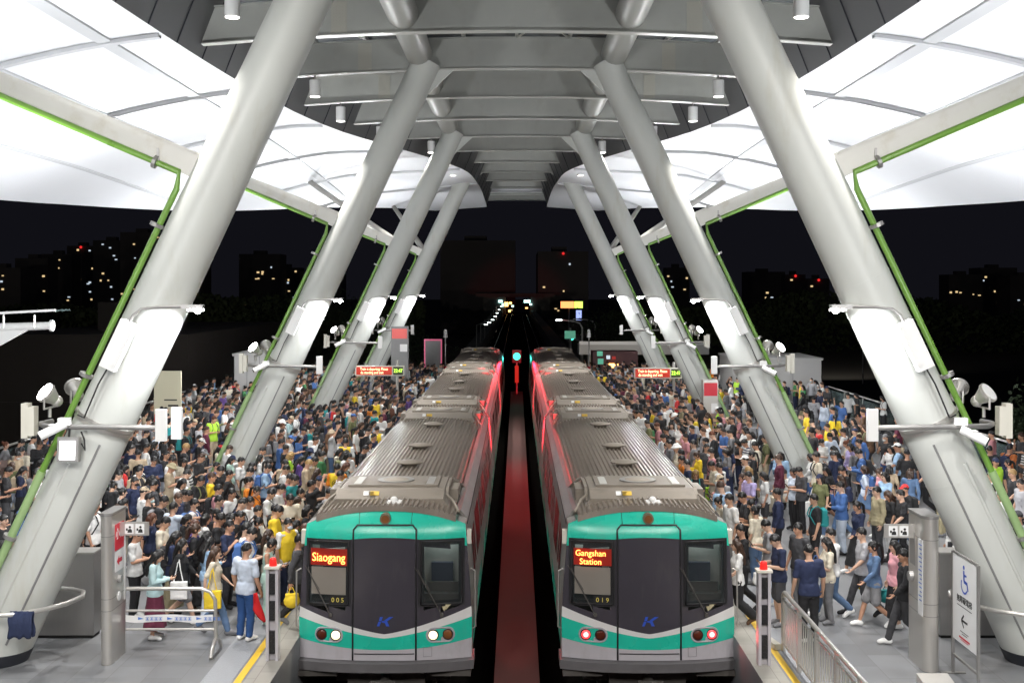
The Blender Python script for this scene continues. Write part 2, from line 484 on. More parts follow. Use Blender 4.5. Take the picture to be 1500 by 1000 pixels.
# ------------------------------------------------------------------ leaning columns with branch beams, pipes, lamps and cameras
C0, C1 = Vector((8.86,0,0)), Vector((2.64,0,13.2))
def col_pt(sx, Y, z, r=0.0):
    t = z/13.2
    return Vector((sx*(8.86+(2.64-8.86)*t), Y, z))
ORD = {4.4:'entrance', 19.5:'first', 34.6:'second', 49.7:'third', 64.8:'fourth'}
AX = (C1-C0).normalized()
def ring(c, ax, r, n=28):
    a = Vector((0,1,0)); b_ = ax.cross(a).normalized()
    return [tuple(c + a*(math.cos(2*math.pi*j/n)*r) + b_*(math.sin(2*math.pi*j/n)*r)) for j in range(n)]
def floodlight(loc, aim, lit, sx, label, power):
    root = empty('floodlight', loc)
    tag(root, label, 'floodlight', 'floodlights on the column brackets')
    d = (Vector(aim)-Vector(loc)).normalized(); L = Vector(loc)
    b = MB(); b.cyl(L-d*.14, L+d*.06, .08, .165, 18); b.cyl(L+d*.06, L+d*.11, .175, .175, 18); b.sphere(L-d*.16, .1, n=10, k=6)
    b.build('housing', M['steel'], root, 40)
    b = MB(); b.cyl(L+d*.111, L+d*.118, .155, .155, 18); b.build('lens', M['lensglow'] if lit else M['white'], root)
    b = MB(); b.tube([L+Vector((0,.23,0)), L+Vector((0,.23,-.2)), L+Vector((0,-.23,-.2)), L+Vector((0,-.23,0))], .018, 6)
    b.cyl(L+Vector((0,0,-.2)), (L.x, L.y, L.z-.36), .03, .03, 8); b.build('yoke', M['steel'], root)
    if lit:
        spot('flood_lamp', L+d*.2, aim, power, 150, .5, .2, (.96,.98,1.0), root)
    return root
for Y in COLY:
    if Y < 10:                                   # behind the picture's edge: only its lamps' light reaches the view
        continue
    for sx in (-1, 1):
        side = 'left' if sx < 0 else 'right'; o_ = ORD[Y]
        base = col_pt(sx, Y, 0)
        root = empty('canopy_column', base)
        tag(root, f'{o_} white leaning steel column on the {side} platform with branch beam and green pipe', 'column', 'leaning canopy columns')
        ax = Vector((sx*AX.x, 0, AX.z))
        rings = []
        for i in range(15):
            z = .001 + 13.1*i/14
            c = col_pt(sx, Y, z)
            r = .51 - .075*i/14
            if i == 0:
                pts = ring(c, ax, r)
                rings.append([(p[0] + ax.x/ax.z*(.03-p[2]), p[1], .03) for p in pts])
                continue
            rings.append(ring(c, ax, r))
        b = MB(); b.loft(rings); b.build('shaft', M['column'], root, 50)
        c = col_pt(sx, Y, .0); b = MB()
        pts = ring(c, ax, .522); pl = [(p[0]+ax.x/ax.z*(.0-p[2]), p[1], .002) for p in pts]; ph = [(p[0]+ax.x/ax.z*(.2-p[2]), p[1], .2) for p in pts]
        b.loft([pl, ph]); b.build('base_band', M['darkband'], root, 50)
        # weld rings
        b = MB()
        for z in (3.1, 6.4, 9.6):
            b.loft([ring(col_pt(sx,Y,z), ax, .51-.075*z/13.2+.004), ring(col_pt(sx,Y,z+.035), ax, .51-.075*z/13.2+.004)])
        b.build('weld_ring', M['column'], root, 50)
        # gusset where the column meets the girder
        g = MB(); p = col_pt(sx, Y, 12.0)
        g.add([(p.x, Y-.05, 11.6),(sx*1.9, Y-.05, 12.84),(sx*3.2,Y-.05,12.84),(p.x, Y+.05, 11.6),(sx*1.9, Y+.05, 12.84),(sx*3.2,Y+.05,12.84)],
              [(0,1,2),(5,4,3),(0,3,4,1),(1,4,5,2),(2,5,3,0)]); g.build('gusset', M['column'], root)
        # branch beam
        p0 = col_pt(sx, Y, 8.17); xo = min(12.45, smooth_tab(XO, Y)-.4); p1 = Vector((sx*xo, Y, mem_z(xo, Y)-.12))
        d = (p1-p0).normalized(); nrm = Vector((-d.z*sx, 0, d.x*sx)); 
        if nrm.z < 0: nrm = -nrm
        b = MB()
        def sect(p, h, w): return [tuple(p+nrm*h/2+Vector((0,-w,0))), tuple(p+nrm*h/2+Vector((0,w,0))), tuple(p-nrm*h/2+Vector((0,w*.7,0))), tuple(p-nrm*h/2+Vector((0,-w*.7,0)))]
        b.loft([sect(p0-d*.1,.42,.22), sect(p0+(p1-p0)*.5,.33,.20), sect(p1,.20,.16)])
        b.build('branch_beam', M['beam'], root)
        b = MB(); b.loft([[tuple(Vector(q)+nrm*.018) for q in sect(p0+d*.45,.405,.27)[:2]]+[tuple(q) for q in sect(p0+d*.45,.385,.27)[:2][::-1]],
                          [tuple(Vector(q)+nrm*.018) for q in sect(p1,.22,.20)[:2]]+[tuple(q) for q in sect(p1,.20,.20)[:2][::-1]]])
        b.build('beam_flange', M['beam'], root)
        b = MB(); b.box(p1.x-.22, p1.x+.22, Y-.2, Y+.2, p1.z-.02, p1.z+.1); b.build('beam_head', M['steel_dark'], root)
        if Y > 45:
            yb = min(Y+7.2, 71); xb = min(10.2, smooth_tab(XO, yb)-.6)
            b = MB(); b.cyl(p0, (sx*xb, yb, mem_z(xb, yb)-.02), .17, .12, 14); b.build('brace_tube', M['beam'], root, 50)
        # green drain pipe: under the beam, down the outer front of the column
        fr = Vector((-.9*-sx*AX.z, -.52, 0)); fr = Vector((sx*.92*AX.z, -.38, .92*abs(AX.x)))
        path = []
        off_b = -nrm*.20 + Vector((0,-.17,0))
        path.append(p1 + off_b*.75 + Vector((0,0,.05)))
        for t in (.75,.5,.25): path.append(p0+(p1-p0)*t + off_b*(1.0))
        pj = p0 + d*.62 + off_b*1.0
        path.append(pj)
        pc = col_pt(sx, Y, 7.72) + fr*.56
        path += [pc]
        for z in (6,5,4,3): path.append(col_pt(sx,Y,z)+fr*(.60-.07*z/13.2))
        b = MB(); b.tube(path, .054, 10); b.build('drain_pipe', M['pipe'], root, 60)
        path2 = [col_pt(sx,Y,3)+fr*.584] + [col_pt(sx,Y,z)+fr*.585 for z in (2.4,1.2,.35)]
        b = MB(); b.tube(path2, .072, 10); b.build('drain_pipe', M['pipe_pale'], root, 60)
        for z in (7.1, 4.6, 1.9):
            q = col_pt(sx,Y,z)+fr*.60; b = MB()
            b.cyl(q-Vector((sx*AX.x,0,AX.z))*.03, q+Vector((sx*AX.x,0,AX.z))*.03, .115, .115, 12); b.cyl(q, col_pt(sx,Y,z)+fr*.45, .03, .03, 6)
            b.build('pipe_clip', M['steel_dark'], root)
        q = p0+d*1.05+off_b; b = MB(); b.cyl(q-d*.03, q+d*.03, .115,.115,12); b.obox(q+nrm*.12, .02,.03,.12,(0,0,0)); b.build('pipe_clip', M['steel_dark'], root)
        # cable trunking on the front
        f2 = Vector((sx*.25, -.93, 0)).normalized()
        tr = MB(); tr.tube([col_pt(sx,Y,z)+f2*(.51-.07*z/13) for z in (3.4,2,.4)], .035, 6); tr.build('cable_trunking', M['column'], root)
        f3 = Vector((-sx*.45, -.85, 0)).normalized()
        tr = MB(); tr.tube([col_pt(sx,Y,z)+f3*(.51-.07*z/13) for z in (3.7,2,.4)], .022, 6); tr.build('cable_trunking', M['dull'], root)

        # arm lamp: control box, bent arm, small flood that grazes the column
        bz = 5.35; q = col_pt(sx, Y, bz) + Vector((sx*.18,-.60,0))
        root2 = empty('arm_lamp', tuple(q))
        tag(root2, f'arm lamp with pale control box on the {o_} leaning column of the {side} platform', 'lamp', 'arm lamps on the columns')
        tilt = math.atan2(-sx*AX.x*-1, AX.z)
        th = math.atan2(ax.x, ax.z)
        b = MB(); b.obox(q, .13, .10, .42, (0,th,0)); b.obox(q+Vector((-sx*.1,-.06,0)), .05,.07,.36,(0,th,0)); b.build('control_box', M['white'], root2)
        s0 = q + ax*.42; tipx = col_pt(sx,Y,6.0).x - sx*.74
        e = Vector((tipx, Y-.66, 5.98))
        b = MB(); b.tube([s0, s0+ax*.12, s0+ax*.2+Vector((-sx*.1,0,.03)), s0+ax*.2+Vector((-sx*.35,0,.06)), e+Vector((sx*.17,0,.0))], .026, 8); b.build('arm', M['steel_dark'], root2, 60)
        b = MB(); b.obox(e, .17,.08,.035,(0,0,0)); b.build('lamp_head', M['steel_dark'], root2)
        b = MB(); b.obox(e+Vector((-sx*.05,0,-.052)), .12,.065,.016,(0,0,0)); b.sphere(e+Vector((-sx*.10,-.05,-.06)), .055, n=10, k=6); b.build('lens', M['lensglow'], root2)
        cab = MB(); cab.tube([q-ax*.42+Vector((0,-.03,0)), q-ax*.7+Vector((sx*.02,-.05,0)), q-ax*1.2+Vector((sx*.05,-.02,-.1)), col_pt(sx,Y,4.2)+Vector((sx*.35,-.5,0))], .014, 6)
        cab.build('cable', M['black'], root2)
        spot('arm_lamp_light', e+Vector((-sx*.05,-.02,-.19)), col_pt(sx,Y,3.4)+Vector((0,-.3,0)), W_GRAZE, 130, .5, .06, (.96,.98,1), root2)

        # equipment bracket: bent pipe held round the column
        zc = 4.02; xc = col_pt(sx,Y,zc).x
        root3 = empty('equipment_bracket', (xc, Y-.6, zc))
        tag(root3, f'steel pipe bracket with antenna boxes on the {o_} column of the {side} platform', 'bracket', 'equipment brackets on the columns')
        po = (xc+sx*.85, Y-.45, zc); pin = (xc-sx*1.10, Y-.62, zc-.02)
        b = MB(); b.tube([(xc+sx*.95,Y+.15,zc),(xc+sx*1.0,Y-.2,zc),(xc+sx*.8,Y-.52,zc),(xc+sx*.3,Y-.66,zc),(xc-sx*.5,Y-.68,zc),pin], .045, 10); b.build('pipe', M['steel_dark'], root3, 60)
        for dx in (.2, -.45):
            b = MB(); b.loft([ring(col_pt(sx,Y,zc+dx*.1), ax, .505), ring(col_pt(sx,Y,zc+dx*.1+.05), ax, .505)]); b.build('clamp_band', M['steel'], root3, 40)
        for xx, yy in ((pin[0]-sx*.06, pin[1]-.04), (pin[0]-sx*.24, pin[1]+.22)):
            if Y > 20 and xx != pin[0]-sx*.06: continue
            if sx > 0 and xx != pin[0]-sx*.06: continue
            b = MB(); b.obox((xx,yy,zc+.03), .085,.05,.26,(0,0,0)); b.build('antenna_box', M['white'], root3)
        for dd in (0, .13):
            b = MB(); b.obox((xc+sx*(1.12+.0+dd), Y-.22+dd*.4, zc+.05), .055,.09,.29-.05*(dd==0),(0,0,0)); b.build('antenna_box', M['cream'], root3)
        # security camera
        cl = Vector((xc+sx*.55, Y-.82, zc-.03))
        if sx > 0: cl = Vector((xc+sx*.42, Y-.86, zc-.12))
        root4 = empty('security_camera', tuple(cl))
        tag(root4, f'white bullet camera on the bracket of the {o_} column, {side} platform', 'camera', 'bullet cameras on the brackets')
        dv = Vector((sx*.8,-.45,-.42)).normalized()
        b = MB(); b.cyl(cl-dv*.22, cl+dv*.22, .075, .075, 14); b.obox(cl+Vector((0,0,.08)), .05,.05,.01,(0,0,0)); b.build('body', M['white'], root4, 40)
        b = MB(); b.cyl(cl+dv*.221, cl+dv*.226, .055, .055, 12); b.build('lens', M['black'], root4)
        b = MB(); b.cyl(cl-dv*.15+Vector((0,0,.02)), (cl.x-sx*.13, Y-.66, zc+.05), .03,.03,8); b.obox((cl.x-sx*.14, Y-.68, zc+.09),.09,.07,.06,(0,0,0)); b.build('mount', M['white'], root4)
        # floodlights: bracket-mounted, aimed up at the membrane
        fl = (xc+sx*.80, Y-.32, zc+.48)
        lit_first = not (sx > 0 and Y < 20)
        floodlight(fl, (sx*12.6, Y-5.5, 10.2), lit_first, sx, (f'lit floodlight aimed upward at the {o_} column of the {side} platform' if lit_first else 'grey unlit floodlight on the bracket of the first right column'), W_FLOOD)
        floodlight((xc+sx*.62, Y+.35, zc+.52), (sx*13.5, Y+9, 11), not lit_first or True, sx, f'far-side floodlight facing along the canopy at the {o_} column of the {side} platform', W_FLOOD*.8)
        if Y < 20:
            # small square work light hung under the bracket of the first columns
            wl = Vector((xc+sx*.33, Y-.70, zc-.36))
            if sx < 0:
                root5 = empty('work_light', tuple(wl))
                tag(root5, 'square grey work light glowing white below the bracket of the first column', 'work light')
                b = MB(); b.obox(wl, .17,.07,.2,(math.radians(-6),0,0)); b.build('housing', M['steel_dark'], root5)
                b = MB(); b.obox(wl+Vector((0,-.076,-.005)), .125,.006,.15,(math.radians(-6),0,0)); b.build('screen', mat('work_light_glass',(1,1,1),.3,emit=(.92,.95,1),estr=3), root5)
                b = MB(); b.tube([wl+Vector((.2,0,.1)), wl+Vector((.26,.0,-.02)), wl+Vector((.25,0,.15)), wl+Vector((.18,.05,.28))], .014,6); b.cyl(wl+Vector((0,0,.2)), wl+Vector((0,.03,.36)),.02,.02,6); b.build('cable', M['black'], root5)
for fx_, fy_ in ((-6.2,4.4),(6.2,4.4),(-6.2,-.6),(6.2,-.6),(-2.6,1.5),(2.6,1.5)):  # unseen spots added near the camera to brighten the train fronts
    spot('spot_beam', (fx_, fy_, 12.0), (fx_*.6, fy_+15, 0), W_DOWN*.85, 90, .7, .14, (1,.965,.92))
# lamps on the column pair that stands beside the camera, outside the view
for sx in (-1, 1):
    spot('flood_lamp', (sx*7.8, 4.2, 4.6), (sx*13.5, 9, 11), W_FLOOD*1.2, 150, .5, .2, (.96,.98,1))

# ------------------------------------------------------------------ trains
M['teal'] = mat('train_teal_paint', (0.020,0.50,0.36), .28, var=.06, scale=1.5)
add_streaks(M['teal'], (0.10,0.33,0.26), .35, (1.5,1.5,.6))
M['tgrey'] = mat('train_pale_grey', (0.46,0.44,0.47), .35, var=.08, scale=2)
add_streaks(M['tgrey'], (0.27,0.25,0.24), .4, (1.5,1.5,.6))
M['twhite'] = mat('train_white_stripe', (0.72,0.71,0.70), .35, var=.04, scale=2)
M['tdark'] = mat('train_dark_front', (0.055,0.050,0.062), .22, var=.10, scale=1.5)
add_streaks(M['tdark'], (0.085,0.08,0.085), .5, (2.5,2.5,.5))
M['tblack'] = mat('train_black_seal', (0.012,0.012,0.014), .5)
M['bronze'] = mat('roof_bare_steel', (0.31,0.265,0.225), .34, metal=.55, var=.14, scale=1.3, stretch=(1,.15,1))
add_streaks(M['bronze'], (0.12,0.10,0.085), .5, (2.5,.25,1))
M['acunit'] = mat('roof_unit_grey', (0.23,0.20,0.165), .5, metal=.2, var=.16, scale=2)
add_streaks(M['acunit'], (0.14,0.12,0.10), .6, (1.2,1.2,1.2))
M['side'] = mat('train_side_steel', (0.42,0.40,0.38), .38, metal=.55, var=.10, scale=1, stretch=(1,.2,1))
M['gutter'] = mat('dull_gutter', (.16,.15,.14), .55, metal=.2, var=.15, scale=1.5)
M['winglass'] = mat('train_window_glass', (0.03,0.04,0.045), .06, spec=.7)
M['cabglass'] = glass('cab_glass', (.03,.04,.042), .04, .42)
M['navycloth_seat'] = mat('seat_cloth', (.03,.035,.06), .8)
M['cabin'] = mat('cab_interior', (0.30,0.29,0.27), .6)
M['under'] = mat('underframe', (0.075,0.068,0.062), .7, var=.3, scale=4)
M['bumper'] = mat('bumper_grey', (0.12,0.115,0.12), .5, var=.2, scale=4)
M['led'] = mat('led_text', (1,.2,.05), .5, emit=(1,.24,.05), estr=7)
M['ledback'] = mat('led_back', (.10,.008,.004), .4, emit=(.75,.02,.008), estr=.22)
M['num'] = mat('yellow_number', (.75,.62,.12), .5)
M['blue'] = mat('logo_blue', (.03,.09,.52), .4)
M['hl_on'] = mat('headlamp_on', (1,1,1), .2, emit=(1,.82,.42), estr=1.5)
M['tl_on'] = mat('tail_lamp_on', (1,.1,.1), .2, emit=(1,.045,.055), estr=1.6)
M['tl_core'] = mat('tail_lamp_core', (1,.5,.5), .2, emit=(1,.62,.60), estr=1.5)
M['lampoff'] = mat('brown_lamp_lens', (.10,.022,.012), .15)
M['lampamber'] = mat('amber_lamp_lens', (.22,.085,.03), .15)
M['sticker'] = mat('yellow_sticker', (.70,.45,.04), .5)
M['brassring'] = mat('horn_ring', (.22,.19,.13), .4, metal=.5)
YF = 20.7
CARS = [(20.7, 38.3), (38.8, 57.8), (58.3, 77.4)]
HWT = [(-.7,1.50),(-.39,1.56),(.3,1.57),(1.0,1.53),(1.6,1.48),(2.05,1.44),(2.6,1.40)]
def hw(z): return interp(HWT, z)
def z_top(u): return 2.30 - .30*abs(u)**2.2
def zc(i, u):
    a = abs(u)
    return [-.39, -.2+.16*a*a, .01+.333*a**1.3, .086+.441*a**1.27, 1.795-.183*a*a, z_top(u)][i]
def face_y(x, z):
    u = x/1.57
    y = YF + .24*abs(u)**2.5 + .05*max(0, z-.3)
    if z > 1.75: y += .28*((z-1.75)/.55)**2
    return y
def train(cx, front):
    s_in = -1 if cx > 0 else 1                     # direction of the inner side
    left = cx < 0
    root = empty('metro_train', (cx, YF, -1.1))
    tag(root, ('metro train with white headlights on beside the crowd, teal and dark front, red sign ' if left else 'metro train with red tail lights on, teal and dark front, two-line red sign').strip(), 'train', 'metro trains at the platforms')
    us = [-1+2*i/40 for i in range(41)]
    def strip(i, n, name, m, smooth=True):
        rows = []
        for k in range(n+1):
            t = k/n; row = []
            for u in us:
                z = zc(i,u)*(1-t)+zc(i+1,u)*t
                x = u*hw(z); row.append((cx+x, face_y(x,z), z))
            rows.append(row)
        b = MB(); b.grid(rows)
        if i == 3:                                        # leave the two cab windows open
            keep = [f for f in b.f if not any(w0 < sum(b.v[q][0]-cx for q in f)/4 < w1 and .52 < sum(b.v[q][2] for q in f)/4 < 1.62 for w0, w1 in ((-1.37,-.67),(.67,1.37)))]
            b.f = keep; b.m = [0]*len(keep)
        return b.build(name, m, root, True)
    strip(0, 4, 'lower_front', M['tgrey']); strip(1, 4, 'teal_band', M['teal'])
    strip(2, 3, 'white_stripe', M['twhite']); dark = strip(3, 12, 'dark_front', M['tdark']); strip(4, 8, 'front_cap', M['teal'])
    def patch(b, x0, x1, z0, z1, off, nx=6, nz=6, m=0, thick=None):
        rows = []
        for k in range(nz+1):
            z = z0+(z1-z0)*k/nz
            rows.append([(cx+x0+(x1-x0)*j/nx, face_y(x0+(x1-x0)*j/nx, z)-off, z) for j in range(nx+1)])
        b.grid(rows, m)
        return b
    def line(b, pts, r, off=.0, n=6):
        P = []
        for (xa,za),(xb,zb) in zip(pts, pts[1:]):
            L = max(1, int(max(abs(xb-xa),abs(zb-za))/.12))
            P += [(cx+xa+(xb-xa)*i/L, face_y(xa+(xb-xa)*i/L, za+(zb-za)*i/L)-off, za+(zb-za)*i/L) for i in range(L)]
        xa,za = pts[-1]; P.append((cx+xa, face_y(xa,za)-off, za))
        b.tube(P, r, n); return b
    S = 81.6
    # face pixel of the left train's zoom (0..1000) to metres from the train centre
    def fx(zx): return (zx-450)*.3/S
    def fz(zy): return CAMZ-((700+zy*.3)-HY)/S
    # front emergency door outline
    b = MB(); xd = 1.16*.49
    line(b, [(-xd,-.38),(-xd,1.93),(-xd+.07,2.01),(xd-.07,2.01),(xd,1.93),(xd,-.38)], .017, .006); 
    o = b.build('front_door', M['tblack'], root, True)
    b = MB(); line(b, [(-xd+.03,-.27),(xd-.03,-.27)], .010, .003); b.build('door_sill', M['tblack'], o)
    b = MB(); line(b, [(-.47,2.03),(-.48,2.22)], .006, .003); line(b, [(.47,2.03),(.48,2.22)], .006, .003); b.build('cap_joint', M['tblack'], root)
    # cab windows
    for wx0, wx1, nm in ((-1.385,-.655,'cab_window'), (.655,1.385,'cab_window')):
        fr = MB(); za_, zb_ = fz(622), fz(312)
        patch(fr, wx0-.05, wx0+.06, za_-.03, zb_+.03, .007); patch(fr, wx1-.06, wx1+.05, za_-.03, zb_+.03, .007)
        patch(fr, wx0+.06, wx1-.06, za_-.03, za_+.08, .007); patch(fr, wx0+.06, wx1-.06, zb_-.08, zb_+.03, .007)
        line(fr, [(wx0,fz(618)),(wx0,fz(316)),(wx1,fz(316)),(wx1,fz(618)),(wx0,fz(618))], .016, .012)
        w = fr.build(nm, M['tblack'], root, True)
        gl = MB(); patch(gl, wx0+.02, wx1-.02, fz(612), fz(322), .016, m=0); gl.build('pane', M['cabglass'], w, True)
        if wx0 < 0:
            bl = MB(); patch(bl, wx0+.05, wx1-.04, fz(572), fz(440), .019); bl.build('blind', mat('cab_blind',(.21,.19,.165),.5,var=.12,scale=2), w, True)
    yw = YF+.80
    b = MB(); b.box(cx-1.40,cx+1.40,yw,yw+.03,.2,1.95); wl_ = b.build('cab_wall', M['cabin'], root)
    b = MB(); b.box(cx-1.40,cx+1.40,YF+.36,yw-.002,.2,.24); b.box(cx-1.40,cx+1.40,YF+.50,yw-.002,1.80,1.84); b.build('cab_floor', M['dull'], root)
    for s in (-1,1):
        b = MB(); b.box(cx+s*1.02-.36,cx+s*1.02+.36,YF+.34,YF+.56,.50,.72); b.box(cx+s*1.02-.30,cx+s*1.02+.30,YF+.50,YF+.56,.721,.90); b.build('driver_desk', M['under'], root)
        b = MB(); b.box(cx+s*1.0-.20,cx+s*1.0+.20,yw-.16,yw-.06,.6,1.22); b.build('cab_seat', M['navycloth_seat'], root)
        b = MB(); b.box(cx+s*.62-.05,cx+s*.62+.05,YF+.45,yw-.005,.3,1.79); b.build('cab_partition', M['cabin'], root)
    pl_ = bpy.data.lights.new('cab_lamp','POINT'); pl_.energy = 7; pl_.shadow_soft_size = .08; pl_.color = (.85,1,.98)
    for s in (-1,1):
        po_ = bpy.data.objects.new('cab_lamp', pl_); COL.objects.link(po_); po_.parent = root; po_.location = Vector((cx+s*1.02,YF+.62,1.70))-root.location
    # destination sign, number plate
    b = MB(); patch(b, -1.35, -.675, fz(432), fz(350), .024); b.build('destination_sign', M['ledback'], root, True)
    zt = (fz(432)+fz(350))/2
    txt = 'Siaogang' if left else 'Gangshan\nStation'
    yaw = math.radians(-9) ; 
    rot = (math.radians(88), 0, yaw)
    t = text_obj('destination_text', txt, .215 if left else .15, M['led'], (cx-1.012 if left else cx-1.05, face_y(-1.0,zt)-.045, zt-.005), rot, root, sx=.84 if left else .95)
    b = MB(); patch(b, -1.0, -.68, fz(615), fz(577), .026, nz=2); b.build('number_plate', M['tblack'], root, True)
    text_obj('number_text', '0 0 5' if left else '0 1 9', .115, M['num'], (cx-.84, face_y(-.84,fz(596))-.035, fz(597)), rot, root)
    # wipers
    for wx, d in ((-1.02,1),(.98,1)):
        b = MB(); line(b, [(wx+.05,.42),(wx-.30,1.06)], .012, .05); line(b, [(wx-.30,1.06),(wx-.38,1.24)], .008, .05); line(b, [(wx-.16,.86),(wx-.44,1.28)], .007, .045)
        b.cyl((cx+wx+.05, face_y(wx,.42)-.07,.42),(cx+wx+.05, face_y(wx,.42)+.03,.42),.035,.035,10)
        b.build('wiper', M['under'], root)
    # logo: italic angular emblem
    zl = fz(698); b = MB()
    def poly(pts, off=.004):
        yy = face_y(0,zl)-off
        b.add([(cx+px_*.0105, yy-.003-abs(px_)*.0, zl+pz_*.0105) for px_,pz_ in pts], [tuple(range(len(pts)))])
    poly([(-7,8),(-2,8),(-4.5,1),(-9,1)]); poly([(-9.5,0),(-5,0),(-8,-8),(-12.5,-8)][::1]); poly([(0,2),(9,8),(16,8),(5,0.5)]); poly([(-3.5,1.2),(5,1.0),(9,-8),(3.5,-8),(1.5,-2.5),(-4.5,-1)])
    b.build('logo', M['blue'], root)
    b = MB(); zg = fz(640)
    yy = face_y(1.09, zg)-.012
    b.add([(cx+1.03,yy,zg+.02),(cx+1.10,yy+.01,zg+.07),(cx+1.19,yy+.02,zg+.06),(cx+1.13,yy,zg),(cx+1.07,yy,zg-.05)], [(0,1,2,3,4)]); b.build('badge', mat('badge_beige',(.45,.40,.25),.5), root)
    # horn lamp in the cap
    zh = 2.115; yh = face_y(0, zh); b = MB(); b.cyl((cx,yh-.06,zh),(cx,yh+.1,zh),.098,.105,22); lo = b.build('horn_lamp', M['brassring'], root, 40)
    b = MB(); b.cyl((cx,yh-.066,zh),(cx,yh-.061,zh),.07,.07,18); b.build('lens', M['lampamber'], lo)
    # head / tail lights
    zq = fz(768)
    for sx_ in (-1, 1):
        b = MB(); pts = []
        x0, x1 = sx_*.875, sx_*1.135
        xi_, xo_ = min(x0,x1), max(x0,x1)
        pl = [(xi_+.125*math.cos(a)*.95, zq+.125*math.sin(a)) for a in [math.pi/2+math.pi*i/10 for i in range(11)]] + [(xo_+.125*math.cos(a)*.95, zq+.125*math.sin(a)) for a in [-math.pi/2+math.pi*i/10 for i in range(11)]]
        line(b, pl+[pl[0]], .012, .006)
        vs = [(cx+x, face_y(x,z)-.004, z) for x,z in pl]; b.add(vs, [tuple(range(len(vs)))])
        h = b.build('headlight' if left else 'tail_light', M['tgrey'] if left else M['tgrey'], root)
        for xx in (sx_*.875, sx_*1.135):
            inner = abs(xx) < 1
            on = inner if left else ((xx < 0 and not inner) or (xx > 0 and not inner))
            yq = face_y(xx, zq)
            b = MB(); b.cyl((cx+xx,yq-.02,zq),(cx+xx,yq+.05,zq),.098,.10,20); b.build('lamp_rim', M['tblack'], h, 40)
            m_ = (M['hl_on'] if left else M['tl_on']) if on else (M['lampoff'] if (xx < 0 or not left) else M['lampamber'])
            b = MB(); b.sphere((cx+xx,yq-.012,zq), .085,.03,.085, 18, 8); b.build('lamp_lens', m_, h, True)
            if on and not left:
                b = MB(); b.sphere((cx+xx,yq-.036,zq), .048,.012,.048, 14, 6); b.build('lamp_core', M['tl_core'], h, True)
            if on:
                spot('train_lamp', (cx+xx,yq-.08,zq), (cx+xx*1.3, yq-8, -.6), 25 if left else 18, 120, .8, .08, (1,.9,.7) if left else (1,.08,.08), root)
    b = MB(); line(b, [(.70,fz(872)),(.70,fz(828)),(.85,fz(828)),(.85,fz(872)),(.70,fz(872))], .005, .003, 4); b.build('hatch', M['dull'], root)
    # bumper and coupler
    b = MB()
    b.loft([[(cx+x, face_y(x,-.39)-(.16 if e in (0,3) else -.5), z) for e,z in ((0,-.40),(1,-.40),(2,-.58),(3,-.56))] for x in [-1.6+3.2*i/16 for i in range(17)]])
    b.build('bumper', M['bumper'], root)
    b = MB(); b.box(cx-1.55,cx-.85,YF+.05,YF+.5,-.68,-.585); b.box(cx+.85,cx+1.55,YF+.05,YF+.5,-.68,-.585); b.box(cx-.7,cx+.7,YF+.3,YF+.6,-1.05,-.6); b.build('skirt', M['under'], root)
    b = MB(); b.cyl((cx,YF-.25,-.82),(cx,YF+.6,-.82),.10,.10,14); b.box(cx-.22,cx+.22,YF-.42,YF-.2,-.97,-.68); b.build('coupler', M['under'], root)
    # hand rails beside the cab and side lamps
    for sx_ in (-1,1):
        xx = cx+sx_*1.57; yb = face_y(1.56,.5)+.04
        b = MB(); b.tube([(xx-sx_*.03,yb,1.2),(xx+sx_*.05,yb-.02,1.16),(xx+sx_*.06,yb-.02,.15),(xx,yb,.10)], .015, 6); b.build('hand_rail', M['steel'], root)
        b = MB(); b.box(xx-sx_*.10,xx-sx_*.02,yb+.06,yb+.2,1.63,1.88); b.build('side_lamp', M['cream'], root)
    # car bodies
    prof = [(hw(z), z) for z in (-.62,-.39,.1,.6,1.1,1.5,1.8,1.95)] + [(u*hw(2.0+.2*(1-u)), z_top(u)) for u in (1,.975,.94,.9)]
    for ci, (ya, yb) in enumerate(CARS):
        y0 = ya + (.36 if ci == 0 else 0)
        half = prof
        b = MB()
        ring_ = lambda Y: [(cx+x, Y, z) for x,z in half] + [(cx-x, Y, z) for x,z in reversed(half)]
        if ci == 0:
            # cab shell joins the face edge to the body
            fe = []
            for x,z in half:
                zz = min(z, z_top(min(1, x/hw(z)))); fe.append((x, face_y(x,zz)-.002 if z > -.39 else face_y(x,-.39), z))
            r0 = [(cx+x,y,z) for x,y,z in fe] + [(cx-x,y,z) for x,y,z in reversed(fe)]
            n = len(r0); vs = r0 + ring_(y0+.5); fs = [(k,(k+1),n+k+1,n+k) for k in range(len(half)-1)] + [(k,k+1,n+k+1,n+k) for k in range(len(half), n-1)]
            cs = MB(); cs.add(vs, fs); cs.build('cab_side', M['side'], root, 40)
            y0 += .5
        b.loft([ring_(y0), ring_(yb)])
        body = b.build('car_body', M['side'], root, 40)
        # corrugated roof
        rc = MB(); xs = []; R = 1.27; n = 27; p = 2*R/n
        for i in range(n):
            xa = -R+i*p
            xs += [(xa, 0), (xa+p*.18, .042), (xa+p*.5, .042), (xa+p*.68, 0)]
        xs.append((R,0))
        def rr(x): return 2.30+.035-.24*(abs(x)/1.4)**2.2
        ys_ = [ya+(.16 if ci==0 else .05)+(yb-.05-ya)*i/6 if i else ya+(.30 if ci==0 else .05) for i in range(7)]
        rc.grid([[(cx+x, Y, rr(x)+h) for x,h in xs] for Y in ys_])
        rc.grid([[(cx+x, ys_[0], rr(x)+h) for x,h in xs], [(cx+x, ys_[0]-.01, 2.0 if ci else rr(x)-.10) for x,h in xs]])
        rc.grid([[(cx+x, ys_[-1], rr(x)+h) for x,h in xs], [(cx+x, ys_[-1], 2.0) for x,h in xs]])
        roof = rc.build('roof', M['bronze'], root)
